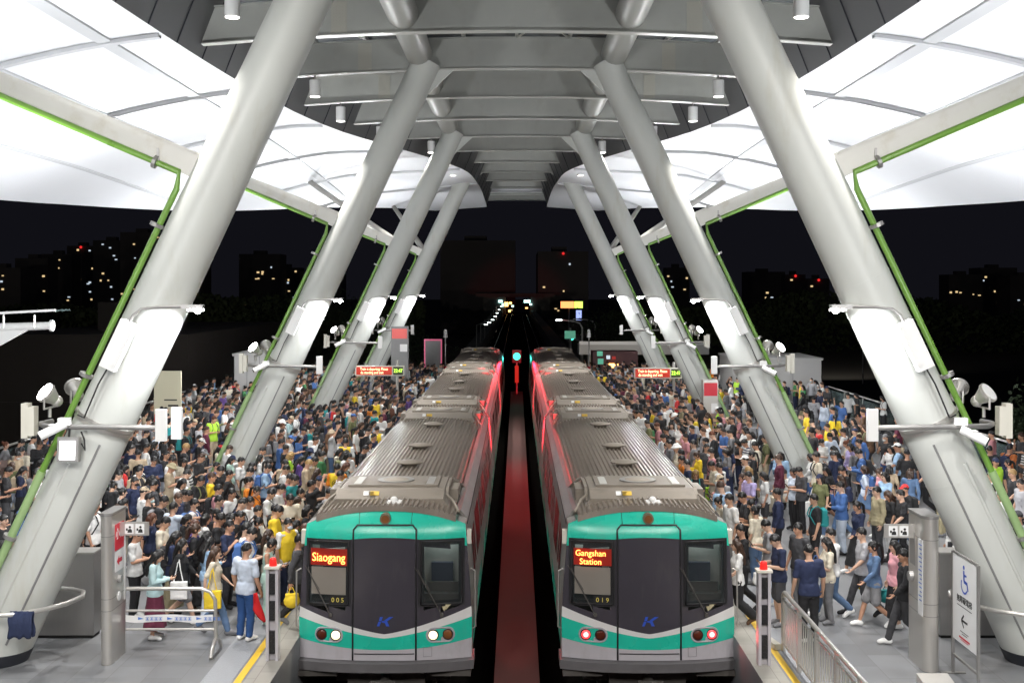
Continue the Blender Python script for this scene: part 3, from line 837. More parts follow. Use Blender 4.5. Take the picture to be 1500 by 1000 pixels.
        b = MB()                                      # smooth gutters either side
        for s in (-1,1):
            b.loft([[(cx+s*1.26,Y,rr(1.26)+.035),(cx+s*1.34,Y,rr(1.34)+.02),(cx+s*1.46,Y,1.98),(cx+s*1.40,Y,1.95)] for Y in (y0, yb)])
        b.build('gutter', M['gutter'], roof)
        b = MB()
        for s in (-1,1): b.box(cx+s*1.455-.008, cx+s*1.455+.008, y0, yb, 1.885, 1.915)
        b.build('roof_seal', M['tblack'], roof)
        # roof equipment
        def roof_unit(y1, y2, flip):
            z0, z1 = 2.28, 2.50
            b = MB()
            b.loft([[(cx-1.12,Y,z0-.1),(cx+1.12,Y,z0-.1),(cx+1.0,Y,zz),(cx-1.0,Y,zz)] for Y,zz in ((y1-.42,z0+.07),(y1-.05,z1-.06),(y1+.05,z1-.03),(y2-.05,z1-.03),(y2+.05,z1-.06),(y2+.42,z0+.07))])
            u_ = b.build('roof_unit', M['acunit'], root)
            L = y2-y1
            b = MB(); b.box(cx-.86,cx+.86,y1+.12*L,y2-.12*L,z1-.031,z1+.01)
            b.box(cx-.62,cx-.60,y1+.1*L,y2-.1*L,z1+.009,z1+.014); b.box(cx+.60,cx+.62,y1+.1*L,y2-.1*L,z1+.009,z1+.014); b.build('cover', M['acunit'], u_)
            b = MB(); b.cyl((cx,(y1+y2)/2,z1+.008),(cx,(y1+y2)/2,z1+.03),.36,.36,28); b.build('fan_ring', M['steel_dark'], u_, 40)
            b = MB(); b.cyl((cx,(y1+y2)/2,z1+.02),(cx,(y1+y2)/2,z1+.034),.27,.25,28); b.build('fan_grille', mat('fan_grille',(.33,.29,.24),.6,var=.2,scale=6), u_, 40)
            for s in (-1,1):
                b = MB(); b.box(cx+s*.70-.07,cx+s*.70+.07,y1+.2*L,y1+.75*L,z1+.009,z1+.018); b.build('label_plate', mat('pale_plate',(.5,.5,.47),.5) if s<0 else M['steel'], u_)
                # side arms and pipe box
                b = MB()
                b.add([(cx+s*1.02,y1-.25,2.30),(cx+s*1.02,y1+.25,2.47),(cx+s*1.02,y2-.25,2.47),(cx+s*1.02,y2+.25,2.30),
                       (cx+s*1.08,y1-.25,2.28),(cx+s*1.08,y1+.25,2.47),(cx+s*1.08,y2-.25,2.47),(cx+s*1.08,y2+.25,2.28)],
                      [(0,1,2,3),(7,6,5,4),(0,4,5,1),(1,5,6,2),(2,6,7,3)])
                b.box(cx+s*1.08,cx+s*1.24,y1+.25*L,y1+.75*L,2.12,2.40)
                b.tube([(cx+s*1.05,y1-.2,2.4),(cx+s*1.18,y1-.3,2.3),(cx+s*1.30,y1-.55,2.13)],.028,6)
                b.tube([(cx+s*1.05,y2+.2,2.4),(cx+s*1.18,y2+.3,2.3),(cx+s*1.30,y2+.55,2.13)],.028,6)
                b.build('side_bracket', M['acunit'], u_)
            b = MB(); b.obox((cx-.36,y1-.30,2.45),.05,.05,.0,(0,0,0)); b.obox((cx-.30,y1-.24,2.425),.085,.004,.05,(math.radians(-52),0,0)); b.build('yellow_sticker', M['sticker'], u_)
            b = MB(); b.obox((cx-.46,y1-.24,2.425),.05,.004,.05,(math.radians(-52),0,0)); b.build('white_sticker', M['white'], u_)
        if ci == 0:
            roof_unit(22.0, 23.5, 0); roof_unit(35.6, 37.2, 1)
            b = MB(); b.sphere((cx+.12,21.25,2.40),.07,.07,.06,12,6); b.box(cx-.02,cx+.26,21.12,21.38,2.34,2.375); b.build('antenna', M['white'], root, 40)
        elif ci == 1:
            roof_unit(39.8, 41.4, 0); roof_unit(55.2, 56.8, 1)
        else:
            roof_unit(59.3, 60.9, 0); roof_unit(74.6, 76.2, 1)
        vy = [25.6, 28.4, 32.9] if ci == 0 else ([44.6, 48.4, 52.8] if ci == 1 else [64, 68, 72])
        for Y in vy:
            b = MB(); b.cyl((cx,Y,2.33),(cx,Y,2.43),.17,.19,20); b.cyl((cx,Y,2.43),(cx,Y,2.455),.30,.30,24); b.cyl((cx,Y,2.455),(cx,Y,2.49),.28,.16,24)
            b.build('roof_vent', M['acunit'], root, 40)
        # side windows and doors (both sides)
        L = yb-ya
        for s in (-1,1):
            for j in range(4):
                yd = ya+L*(j+.55)/4.1
                b = MB()
                b.grid([[(cx+s*(hw(z)+.006),yy,z) for z in (-.3,.1,.6,1.1,1.72)] for yy in (yd-.72,yd+.72)])
                d = b.build('side_door', M['side'], root)
                b = MB()
                for q in (-1,1):
                    b.grid([[(cx+s*(hw(z)+.011),yy,z) for z in (.75,1.1,1.55)] for yy in (yd+q*.36-.24,yd+q*.36+.24)])
                b.build('pane', M['winglass'], d)
                b = MB()
                for yy in (yd-.74,yd,yd+.74): b.grid([[(cx+s*(hw(z)+.013),y_,z) for z in (-.3,.1,.6,1.1,1.72)] for y_ in (yy-.018,yy+.018)])
                b.build('door_seal', M['tblack'], d)
            for j in range(3):
                yw = ya+L*(j+1.05)/4.1
                b = MB(); b.grid([[(cx+s*(hw(z)+.007),yy,z) for z in (.68,1.0,1.3,1.6)] for yy in (yw-.95,yw+.95)])
                b.build('side_window', M['winglass'], root)
            b = MB(); b.grid([[(cx+s*(hw(z)+.004),yy,z) for z in (-.36,-.1,.12)] for yy in (y0,yb)]); b.build('teal_side_band', M['teal'], root)
        b = MB()
        for yy in (ya+2.6, ya+4.8, yb-4.8, yb-2.6):
            for dx in (-.72,.72): b.cyl((cx+dx-.07,yy,-1.2),(cx+dx+.07,yy,-1.2),.40,.40,22)
        b.build('wheel_set', M['under'], root, 40)
        b = MB(); b.box(cx-1.1,cx+1.1,ya+1.5,yb-1.5,-1.25,-.63); b.build('underframe', M['under'], root)
        if ci < 2:
            yn = CARS[ci+1][0]
            b = MB()
            for i in range(5):
                yy = yb+.02+(yn-yb-.04)*i/4.0
                b.box(cx-1.25,cx+1.25,yy-.04,yy+.04,-.5,2.2-.03*(i%2)); b.box(cx-1.2,cx+1.2,yy-.03,yy+.06,-.45,2.12)
            b.build('gangway_bellows', M['tblack'], root)
train(-2.38, True); train(2.38, False)

# ------------------------------------------------------------------ people
def obj_col_mat(name, rough, var, bump, bscale, emboss=None):
    m = bpy.data.materials.new(name); m.use_nodes = True
    nt = m.node_tree; p = nt.nodes['Principled BSDF']; p.inputs['Roughness'].default_value = rough
    oi = nt.nodes.new('ShaderNodeObjectInfo'); tc = nt.nodes.new('ShaderNodeTexCoord')
    n = nt.nodes.new('ShaderNodeTexNoise'); n.inputs['Scale'].default_value = bscale; n.inputs['Detail'].default_value = 3
    nt.links.new(tc.outputs['Object'], n.inputs['Vector'])
    mr = nt.nodes.new('ShaderNodeMapRange'); mr.inputs[3].default_value = 1-var; mr.inputs[4].default_value = 1+var
    nt.links.new(n.outputs['Fac'], mr.inputs[0])
    src = oi.outputs['Color']
    if emboss == 'stripes':
        w = nt.nodes.new('ShaderNodeTexWave'); w.bands_direction = 'Z'; w.inputs['Scale'].default_value = 4.2
        nt.links.new(tc.outputs['Object'], w.inputs['Vector'])
        r = nt.nodes.new('ShaderNodeValToRGB'); r.color_ramp.interpolation = 'CONSTANT'; r.color_ramp.elements[1].position = .55
        nt.links.new(w.outputs['Fac'], r.inputs[0])
        mx0 = nt.nodes.new('ShaderNodeMix'); mx0.data_type = 'RGBA'; mx0.inputs[6].default_value = (.62,.62,.60,1)
        nt.links.new(r.outputs[0], mx0.inputs[0]); nt.links.new(src, mx0.inputs[7]); src = mx0.outputs[2]
    mx = nt.nodes.new('ShaderNodeVectorMath'); mx.operation = 'SCALE'
    nt.links.new(src, mx.inputs[0]); nt.links.new(mr.outputs[0], mx.inputs['Scale'])
    nt.links.new(mx.outputs[0], p.inputs['Base Color'])
    if bump:
        b = nt.nodes.new('ShaderNodeBump'); b.inputs['Strength'].default_value = bump; b.inputs['Distance'].default_value = .03
        nt.links.new(n.outputs['Fac'], b.inputs['Height']); nt.links.new(b.outputs[0], p.inputs['Normal'])
    return m
M['cloth'] = obj_col_mat('cloth', .85, .22, .55, 7)
M['striped'] = obj_col_mat('striped_cloth', .85, .15, .5, 7, 'stripes')
M['skin'] = obj_col_mat('skin', .55, .06, 0, 9)
M['hair'] = obj_col_mat('hair', .38, .35, .5, 26)
M['feat'] = mat('dark_feature', (.02,.015,.012), .5)
M['lip'] = mat('lip', (.32,.10,.085), .5)
M['sole'] = mat('shoe_sole', (.55,.55,.53), .6)

def capsule(b, p0, p1, r0, r1=None, n=12):
    r1 = r0 if r1 is None else r1
    b.sphere(p0, r0, n=n, k=8); b.sphere(p1, r1, n=n, k=8); b.cyl(p0, p1, r0, r1, n)
def chain(b, pts, rs):
    for i in range(len(pts)-1): capsule(b, pts[i], pts[i+1], rs[i], rs[i+1])
def ell(cx_, cy_, z, rx, ry, n=20):
    return [(cx_+rx*math.cos(2*math.pi*j/n), cy_+ry*math.sin(2*math.pi*j/n), z) for j in range(n)]
def lrp(a, b, t): return tuple(a[i]+(b[i]-a[i])*t for i in range(3))

def remesh(b, voxel, smooth, ratio=1.0):
    me = b.mesh('tmp', M['cloth'])
    o = bpy.data.objects.new('tmp', me); COL.objects.link(o)
    r = o.modifiers.new('r', 'REMESH'); r.mode = 'VOXEL'; r.voxel_size = voxel
    if smooth:
        s = o.modifiers.new('s', 'SMOOTH'); s.factor = .5; s.iterations = smooth
    if ratio < 1:
        d = o.modifiers.new('d', 'DECIMATE'); d.ratio = ratio
    dg = bpy.context.evaluated_depsgraph_get()
    out = bpy.data.meshes.new_from_object(o.evaluated_get(dg))
    bpy.data.objects.remove(o, do_unlink=True); bpy.data.meshes.remove(me)
    out.materials.clear()
    out.polygons.foreach_set('use_smooth', [True]*len(out.polygons))
    return out

# arms: elbow and wrist of the right hand side (+X), person faces +Y; None = mirrored default
REL = ((.25,-.02,1.13),(.27,.06,.89))
POSES = {
 'relax':  dict(R=REL, L=REL, nod=4),
 'phone':  dict(R=((.235,.02,1.13),(.10,.27,1.17)), L=((.245,.01,1.12),(.06,.25,1.13)), nod=24),
 'phone1': dict(R=((.235,.03,1.14),(.08,.28,1.22)), L=REL, nod=20),
 'walk':   dict(R=((.25,-.13,1.15),(.26,-.14,.90)), L=((.245,.08,1.14),(.22,.25,.98)), nod=5, walk=1),
 'walkph': dict(R=((.235,.03,1.13),(.10,.28,1.17)), L=((.25,-.10,1.14),(.26,-.06,.89)), nod=16, walk=1),
 'bag':    dict(R=((.27,.05,1.13),(.13,.16,1.28)), L=REL, nod=6),
 'raise':  dict(R=((.29,.13,1.52),(.20,.24,1.77)), L=REL, nod=-6),
 'face':   dict(R=((.25,.12,1.16),(.09,.20,1.42)), L=((.245,.05,1.12),(.0,.22,1.12)), nod=8),
 'point':  dict(R=((.30,.28,1.36),(.34,.55,1.35)), L=REL, nod=2),
 'cross':  dict(R=((.255,.08,1.14),(-.06,.19,1.18)), L=((.255,.08,1.13),(-.05,.21,1.15)), nod=6),
 'sit':    dict(R=((.24,.04,1.13),(.12,.30,1.10)), L=((.24,.04,1.13),(.10,.28,1.08)), nod=14, sit=1),
}
_cache = {}
def hash_name(t): return sum(ord(c)*(i+1) for i, c in enumerate(t))
def skeleton(pose, g):
    P = POSES[pose]; f = g == 'f'
    sh = .165 if f else .19
    k = {}
    dz = -.46 if P.get('sit') else (-.025 if P.get('walk') else 0)
    k['dz'] = dz
    up = lambda p: (p[0]*(.9 if f else 1), p[1], p[2]+dz)
    for s, key in ((1,'R'),(-1,'L')):
        e, w = P[key]
        k['sh'+key] = (s*sh, -.005, 1.405+dz); k['el'+key] = (up(e)[0]*s, e[1], e[2]+dz); k['wr'+key] = (up(w)[0]*s, w[1], w[2]+dz)
        k['hip'+key] = (s*.088, 0, .90+dz)
        if P.get('sit'):
            k['kn'+key] = (s*.11,.43,.46); k['an'+key] = (s*.11,.42,.085); k['toe'+key] = (s*.125,.57,.035)
        elif P.get('walk'):
            if s > 0: k['kn'+key] = (.085,.16,.485); k['an'+key] = (.08,.27,.09); k['toe'+key] = (.09,.42,.045)
            else:     k['kn'+key] = (-.085,.0,.465); k['an'+key] = (-.08,-.33,.17); k['toe'+key] = (-.085,-.20,.04)
        else:
            k['kn'+key] = (s*.095,.015,.485); k['an'+key] = (s*.10,-.03,.085); k['toe'+key] = (s*.125,.115,.035)
    k['nod'] = math.radians(P['nod'])
    k['piv'] = Vector((0,-.005,1.49+dz))
    return k
def headp(k, p):
    """head-space point (upright person, z from 1.49 up) to nodded position"""
    v = Vector((p[0],p[1],p[2]+k['dz'])) - k['piv']
    return k['piv'] + Matrix.Rotation(-k['nod'],3,'X') @ v
HC = (0,.022,1.615)
TORSO_M = [(.84,.150,.105,0),(.93,.165,.115,0),(1.03,.145,.100,.005),(1.16,.155,.108,.008),(1.28,.175,.112,.004),(1.37,.172,.095,-.004),(1.43,.110,.070,-.008),(1.465,.06,.055,-.006)]
TORSO_F = [(.84,.150,.110,0),(.93,.163,.115,0),(1.05,.122,.090,.004),(1.16,.130,.098,.012),(1.27,.148,.118,.018),(1.36,.148,.085,0),(1.425,.095,.062,-.006),(1.46,.052,.05,-.006)]
def torso(b, k, g, inf=0.0, z0=.84, z1=1.465):
    T = TORSO_F if g == 'f' else TORSO_M
    rings = []
    for z, rx, ry, cy in T:
        if z < z0-.001 or z > z1+.001: continue
        rings.append(ell(0, cy, z+k['dz'], rx+inf, ry+inf))
    b.loft(rings)
def hand(b, wr, el, side, k):
    """palm, four fingers of different lengths and a thumb, slightly curled"""
    w = Vector(wr); d = (w-Vector(el)).normalized()
    inw = Vector((-side,0,0)); inw = (inw - d*inw.dot(d)).normalized()
    if abs(d.y) > .6: across = inw
    else: across = Vector((0,1,0)) - d*d.y; across.normalize()
    pal = d.cross(across).normalized()
    if pal.dot(Vector((-side,0,.2))) < 0: pal = -pal
    for q in (-.022,-.007,.008,.023):
        capsule(b, w+d*.01+across*q*.7, w+d*.085+across*q, .014, .012, 8)
    for q, L in ((-.027,.058),(-.009,.072),(.009,.078),(.027,.070)):
        a0 = w+d*.085+across*q; a1 = a0+(d*.9+pal*.35).normalized()*L*.5; a2 = a1+(d*.6+pal*.8).normalized()*L*.5
        capsule(b, a0, a1, .0098, .009, 7); capsule(b, a1, a2, .009, .0078, 7)
    t0 = w+d*.03+across*.022; t1 = t0+(d*.5+across*.7+pal*.4).normalized()*.04; t2 = t1+(d*.85+across*.2+pal*.5).normalized()*.032
    capsule(b, t0, t1, .013, .0105, 7); capsule(b, t1, t2, .0105, .009, 7)
def arm_r(g): return (.052,.040,.034,.026) if g == 'm' else (.044,.034,.029,.022)
def part_mesh(part, pose, g, lod=0):
    key = (part, pose, g, lod)
    if key in _cache: return _cache[key]
    k = skeleton(pose, g); b = MB(); vox, sm, ratio = .016, 3, 1.0
    ra = arm_r(g); fw = 1.0 if g == 'm' else .93
    mats = [M['cloth']]
    if part == 'body':
        vox, sm = .0085, 2
        torso(b, k, g)
        chain(b, [(0,-.01,1.43+k['dz']), tuple(headp(k,(0,.004,1.56)))], [.058*fw,.052*fw])
        b.sphere(headp(k,HC), .073, .092, .112, 18, 12, rot=(-k['nod'],0,0))
        b.sphere(headp(k,(0,.05,1.555)), .054, .056, .052, 14, 9, rot=(-k['nod'],0,0))
        b.sphere(headp(k,(0,.072,1.518)), .030, .028, .022, 10, 7)
        capsule(b, headp(k,(0,.104,1.622)), headp(k,(0,.122,1.588)), .010, .014, 8)
        for s in (-1,1):
            b.sphere(headp(k,(s*.075,.012,1.605)), .012,.022,.032, 10, 7)
            capsule(b, headp(k,(s*.016,.105,1.637)), headp(k,(s*.044,.094,1.637)), .009, .009, 7)
            b.sphere(headp(k,(s*.042,.088,1.592)), .02,.014,.02, 8, 6)
        for K, s in (('R',1),('L',-1)):
            sh, el, wr = k['sh'+K], k['el'+K], k['wr'+K]
            chain(b, [lrp(sh,(0,0,1.38+k['dz']),.35), sh, lrp(sh,el,.5), el, lrp(el,wr,.35), wr], [.06*fw, ra[0]+.006, ra[0], ra[1], ra[1]*.98, ra[3]])
            hand(b, wr, el, s, k)
            hp, kn, an, to = k['hip'+K], k['kn'+K], k['an'+K], k['toe'+K]
            chain(b, [hp, lrp(hp,kn,.4), kn, lrp(kn,an,.35), an], [.085*fw,.078*fw,.054*fw,.056*fw,.036*fw])
            chain(b, [an, to], [.036,.028])
        mats = [M['skin'], M['feat'], M['lip']]
    elif part in ('tee', 'long', 'tank'):
        torso(b, k, g, .015, .84, 1.44)
        b.loft([ell(0,0,.835+k['dz'],.196 if g=='m' else .192,.150), ell(0,0,.93+k['dz'],.192 if g=='m' else .188,.146), ell(0,0,1.03+k['dz'],.170 if g=='m' else .152,.126)])
        if g == 'f': b.sphere((0,.07,1.27+k['dz']), .115,.075,.07,14,8)
        b.sphere((0,-.01,1.425+k['dz']), .088*fw,.072,.035,14,7)
        for K in 'RL':
            sh, el, wr = k['sh'+K], k['el'+K], k['wr'+K]
            capsule(b, lrp(sh,(0,0,1.36+k['dz']),.5), sh, .078*fw, (.074 if part != 'tank' else .045)*fw)
            if part == 'tee': chain(b, [sh, lrp(sh,el,.45), lrp(sh,el,.78)], [.068*fw,.063*fw,.066*fw])
            if part == 'long': chain(b, [sh, lrp(sh,el,.5), el, lrp(el,wr,.5), lrp(el,wr,.92)], [.072*fw,.064*fw,.058*fw,.050*fw,.044*fw])
    elif part == 'vest':
        vox = .014
        torso(b, k, g, .036, .84, 1.44)
        b.loft([ell(0,0,.90+k['dz'],.196,.152), ell(0,0,1.05+k['dz'],.186,.142)])
        for K in 'RL':
            sh = k['sh'+K]; capsule(b, lrp(sh,(0,0,1.38+k['dz']),.55), lrp(sh,(0,0,1.40+k['dz']),.12), .088*fw, .074*fw)
    elif part in ('trousers', 'shorts', 'wide'):
        b.loft([ell(0,0,z+k['dz'],rx,ry) for z,rx,ry in ((.80,.172*fw+.005,.128),(.90,.180,.132),(.99,.162*fw,.120),(1.03,.150*fw,.112))])
        for K in 'RL':
            hp, kn, an = k['hip'+K], k['kn'+K], k['an'+K]
            if part == 'shorts': chain(b, [hp, lrp(hp,kn,.45), lrp(hp,kn,.86)], [.104,.100,.100])
            elif part == 'wide': chain(b, [hp, lrp(hp,kn,.45), kn, lrp(kn,an,.92)], [.104,.102,.098,.102])
            else: chain(b, [hp, lrp(hp,kn,.45), kn, lrp(kn,an,.5), lrp(kn,an,.96)], [.102,.094,.074,.068,.060])
    elif part in ('skirt', 'longskirt'):
        zb = .50 if part == 'skirt' else .22
        if POSES[pose].get('sit'): zb = .30
        rb = .24 if part == 'skirt' else .27
        ryb = .20 if not POSES[pose].get('walk') else .30
        n = 28; rings = []
        for t in (0,.15,.35,.6,.85,1):
            z = 1.02+(zb-1.02)*t; rx = .140+(rb-.140)*t**.8; ry = .108+(ryb-.108)*t**.8
            rings.append([((rx+.014*t*math.sin(7*a))*math.cos(a), (ry+.014*t*math.sin(7*a))*math.sin(a), z+k['dz']*(1 if not POSES[pose].get('sit') else .9)) for a in [2*math.pi*j/n for j in range(n)]])
        b.loft(rings); sm = 2
    elif part.startswith('shoe'):
        vox, sm = .012, 2
        for K in ('RL' if part == 'shoes' else part[-1]):
            an, to = Vector(k['an'+K]), Vector(k['toe'+K])
            d = Vector((to.x-an.x,to.y-an.y,0)).normalized(); dn = (to-an).normalized()
            heel = Vector((an.x,an.y,an.z-.035))-d*.03
            chain(b, [tuple(heel), tuple(lrp(an,to,.55)), tuple(to)], [.048,.046,.040])
            capsule(b, tuple(an+Vector((0,0,.0))), tuple(heel+d*.05), .045, .046)
    if part.startswith('hair') or part in ('cap', 'buckethat'):
        vox, sm = .011, 2
        style = part
        def dome(rx, ry, rz, hl, c=HC, n=24, kk=14):
            """shell over the skull above the hairline function hl(direction)"""
            q = MB(); q.sphere((0,0,0), 1, n=n, k=kk)
            out = []
            for v in q.v:
                x, y, z = v; lim = hl(x, y)
                if z < lim: z2 = lim; s = math.sqrt(max(0,1-z2*z2))/max(1e-6, math.hypot(x,y)) if math.hypot(x,y) > 1e-6 else 0; x, y, z = x*s, y*s, z2
                out.append(headp(k, (c[0]+x*rx, c[1]-.008+y*ry, c[2]+.010+z*rz)))
            b.add(out, q.f)
        def hl_short(x, y):
            a = math.atan2(y, abs(x))/ (math.pi/2)
            return .30 if a > .62 else (.30-(.62-a)*1.1 if a > 0 else -.22-.22*(-a))
        def hl_f(x, y):
            a = math.atan2(y, abs(x))/ (math.pi/2)
            return .36 if a > .6 else (.36-(.6-a)*2.2 if a > 0 else -.75)
        if style == 'hair_short': dome(.083,.103,.118, hl_short)
        elif style == 'hair_crop': dome(.079,.098,.115, lambda x,y: hl_short(x,y)+.10)
        elif style == 'hair_mop':
            dome(.087,.107,.121, hl_short); b.sphere(headp(k,(0,.070,1.675)), .062,.032,.026,12,7)
        elif style in ('hair_long','hair_tail','hair_bun','hair_bob'):
            dome(.083,.102,.117, hl_f)
            if style == 'hair_long':
                top = headp(k,(0,-.055,1.60))
                for s in (-.055,-.02,.02,.055):
                    chain(b, [headp(k,(s,-.05,1.62)), (s*1.3,-.105,1.44+k['dz']), (s*1.5,-.128,1.24+k['dz'])], [.05,.042,.026])
                for s in (-1,1): chain(b, [headp(k,(s*.074,.0,1.62)), headp(k,(s*.085,.01,1.53)), (s*.10,.02,1.38+k['dz'])], [.024,.026,.018])
            elif style == 'hair_tail':
                chain(b, [headp(k,(0,-.10,1.66)), headp(k,(0,-.15,1.60)), (0,-.16,1.42+k['dz']), (0,-.14,1.26+k['dz'])], [.032,.036,.032,.014])
            elif style == 'hair_bun':
                b.sphere(headp(k,(0,-.10,1.70)), .05,.045,.045,12,8)
            else:
                for s in (-.06,0,.06): chain(b, [headp(k,(s,-.05,1.62)), headp(k,(s*1.1,-.06,1.50))], [.055,.045])
                for s in (-1,1): chain(b, [headp(k,(s*.076,.005,1.62)), headp(k,(s*.082,.01,1.51))], [.026,.026])
        elif style == 'cap':
            dome(.088,.108,.121, lambda x,y: .20)
            for s in (-.05,-.017,.017,.05): capsule(b, headp(k,(s,.08,1.652)), headp(k,(s*.85,.175-abs(s)*.5,1.640)), .012, .010, 7)
        elif style == 'buckethat':
            dome(.094,.113,.122, lambda x,y: .15)
            pts = [headp(k,(.14*math.cos(a),.015+.16*math.sin(a),1.625)) for a in [2*math.pi*j/18 for j in range(18)]]
            pt2 = [headp(k,(.09*math.cos(a),.015+.11*math.sin(a),1.66)) for a in [2*math.pi*j/18 for j in range(18)]]
            pt3 = [headp(k,(.13*math.cos(a),.015+.15*math.sin(a),1.60)) for a in [2*math.pi*j/18 for j in range(18)]]
            b.loft([pt3, pts, pt2])
        mats = [M['hair'] if style.startswith('hair') else M['cloth']]
    if part == 'mask':
        vox, sm = .010, 1
        b.sphere(headp(k,(0,.078,1.558)), .058,.058,.048,14,9, rot=(-k['nod'],0,0))
        b.sphere(headp(k,(0,.098,1.578)), .030,.036,.030,12,8)
    if part == 'backpack':
        vox, sm = .014, 4
        b.obox((0,-.19,1.20+k['dz']), .125,.065,.19,(0,0,0)); b.obox((0,-.26,1.14+k['dz']), .10,.03,.11,(0,0,0)); b.sphere((0,-.19,1.37+k['dz']),.12,.062,.06,14,8)
        for s in (-1,1):
            chain(b, [(s*.085,-.14,1.39+k['dz']),(s*.10,-.03,1.475+k['dz']),(s*.105,.10,1.41+k['dz']),(s*.115,.150,1.27+k['dz']),(s*.15,.03,1.06+k['dz']),(s*.12,-.14,1.06+k['dz'])], [.018]*6)
    if part == 'tote':
        vox, sm = .012, 3
        b.obox((.30,.02,.78+k['dz']), .05,.16,.17,(0,0,0)); b.sphere((.30,.02,.66+k['dz']),.065,.16,.07,14,8)
        for y in (-.08,.10): chain(b, [(.30,y,.94+k['dz']),(.26,y*.4,1.18+k['dz']),(.20,0,1.44+k['dz'])],[.014,.013,.013])
    if part == 'handbag':
        vox, sm = .012, 3
        w = k['wrR']
        b.sphere((w[0]+.02,w[1]+.03,w[2]-.34),.09,.15,.13,16,10); b.obox((w[0]+.02,w[1]+.03,w[2]-.30),.05,.12,.10,(0,0,0))
        for y in (-.07,.07): chain(b, [(w[0]+.02,w[1]+.03+y,w[2]-.22),(w[0]+.01,w[1]+.02+y*.2,w[2]-.08)],[.012,.012])
    if part == 'phone':
        w = Vector(k['wrR']); d = (w-Vector(k['elR'])).normalized()
        me = MB().obox(w+d*.10+Vector((-.02,.015,.035)), .037,.005,.075,(math.radians(-40),0,0)).mesh('phone', [M['black']])
        _cache[key] = me; return me
    if part == 'crossbag':
        vox, sm = .012, 3
        b.obox((-.17,.06,.93+k['dz']), .05,.10,.09,(0,0,0))
        chain(b, [(-.19,.06,1.02+k['dz']),(-.12,.155,1.18+k['dz']),(.02,.15,1.33+k['dz']),(.11,.04,1.475+k['dz']),(.09,-.12,1.36+k['dz']),(-.08,-.155,1.15+k['dz']),(-.20,-.02,1.0+k['dz'])],[.014]*7)
    if lod:
        vox = {'body':.022,'shoeR':.02,'shoeL':.02}.get(part, .024); sm = 2; ratio = .30
    if part.startswith('hair') and not lod:
        rt = random.Random(hash_name(part)); nt_ = 46
        for i in range(nt_):                                     # locks that break up the outline
            a = rt.uniform(0, 6.28); el_ = rt.uniform(.25, 1.35)
            d = Vector((math.cos(a)*math.cos(el_), math.sin(a)*math.cos(el_), math.sin(el_)))
            p0 = (HC[0]+d.x*.079, HC[1]-.008+d.y*.098, HC[2]+.008+d.z*.113)
            t_ = Vector((d.x, d.y, -.9)).normalized()*rt.uniform(.025,.05)
            p1 = (p0[0]+t_.x*.5, p0[1]+t_.y*.5, max(p0[2]+t_.z, HC[2]+.035 if d.y > 0 else HC[2]-.05))
            capsule(b, tuple(headp(k,p0)), tuple(headp(k,p1)), .013, .007, 6)
    me = remesh(b, vox, sm, ratio)
    if part in ('tee','long','tank','trousers','wide','shorts','skirt','longskirt','vest') and not lod:
        n = len(me.vertices); co = np.empty(n*3); me.vertices.foreach_get('co', co); co = co.reshape(-1,3)
        nr = np.empty(n*3); me.vertices.foreach_get('normal', nr); nr = nr.reshape(-1,3)
        rs = np.random.RandomState(len(_cache)+3); w = np.zeros(n)
        for i in range(9):
            q = rs.normal(size=3); q /= np.linalg.norm(q); q *= rs.uniform(18, 60); w += np.sin(co @ q + rs.uniform(0,6.28) + 1.3*np.sin(co @ rs.normal(size=3)*9))
        w = np.abs(w/9)*2-.35
        if part in ('trousers','wide','shorts','skirt','longskirt'): w *= np.clip((.80+k['dz']-co[:,2])/.15, 0, 1)
        amp = .011 if part in ('tee','long','tank') else .008
        co += nr*(w*amp)[:,None]; me.vertices.foreach_set('co', co.ravel()); me.update()
    if part == 'body':
        for m_ in mats: me.materials.append(m_)
        n = len(me.polygons); c = np.empty(n*3); me.polygons.foreach_get('center', c); c = c.reshape(-1,3)
        R = np.array(Matrix.Rotation(k['nod'],3,'X')); pv = np.array(k['piv'])
        h = (c-pv) @ R.T + pv - np.array([0,0,k['dz']])
        idx = np.zeros(n, dtype=np.int32)
        fr = h[:,1] > .075
        ax_ = np.abs(h[:,0])
        idx[fr & (np.abs(h[:,2]-1.618) < .0075) & (np.abs(ax_-.031) < .015)] = 1
        idx[fr & (np.abs(h[:,2]-1.641) < .006) & (np.abs(ax_-.032) < .019)] = 1
        idx[fr & (np.abs(h[:,2]-1.553) < .007) & (ax_ < .022)] = 2
        me.polygons.foreach_set('material_index', idx)
    else:
        for m_ in mats: me.materials.append(m_)
    me.name = part
    _cache[key] = me
    return me

# colours of clothes (real-world base colours)
CC = dict(black=(.016,.016,.018), charcoal=(.05,.05,.055), grey=(.20,.20,.21), silver=(.38,.38,.40), white=(.78,.78,.77), cream=(.66,.60,.48), beige=(.45,.36,.25), tan=(.33,.23,.13),
          navy=(.016,.024,.065), blue=(.06,.14,.36), skyblue=(.32,.48,.68), denim=(.10,.17,.30), paleblue=(.56,.63,.74), teal=(.02,.26,.27), mint=(.44,.62,.54), green=(.05,.19,.07), olive=(.15,.16,.07),
          lime=(.40,.68,.05), yellow=(.78,.56,.03), orange=(.72,.22,.02), rust=(.42,.12,.03), red=(.55,.03,.03), maroon=(.12,.02,.045), pink=(.70,.34,.38), rose=(.45,.20,.22), purple=(.13,.07,.26), lilac=(.42,.36,.62), brown=(.12,.065,.035), aqua=(.46,.64,.66), khaki=(.30,.26,.16))
HAIRC = dict(black=(.008,.007,.007), brown=(.045,.022,.012), auburn=(.09,.03,.014), blond=(.32,.20,.08))
SKINS = [(.49,.27,.175),(.54,.32,.215),(.44,.235,.15),(.57,.36,.26)]
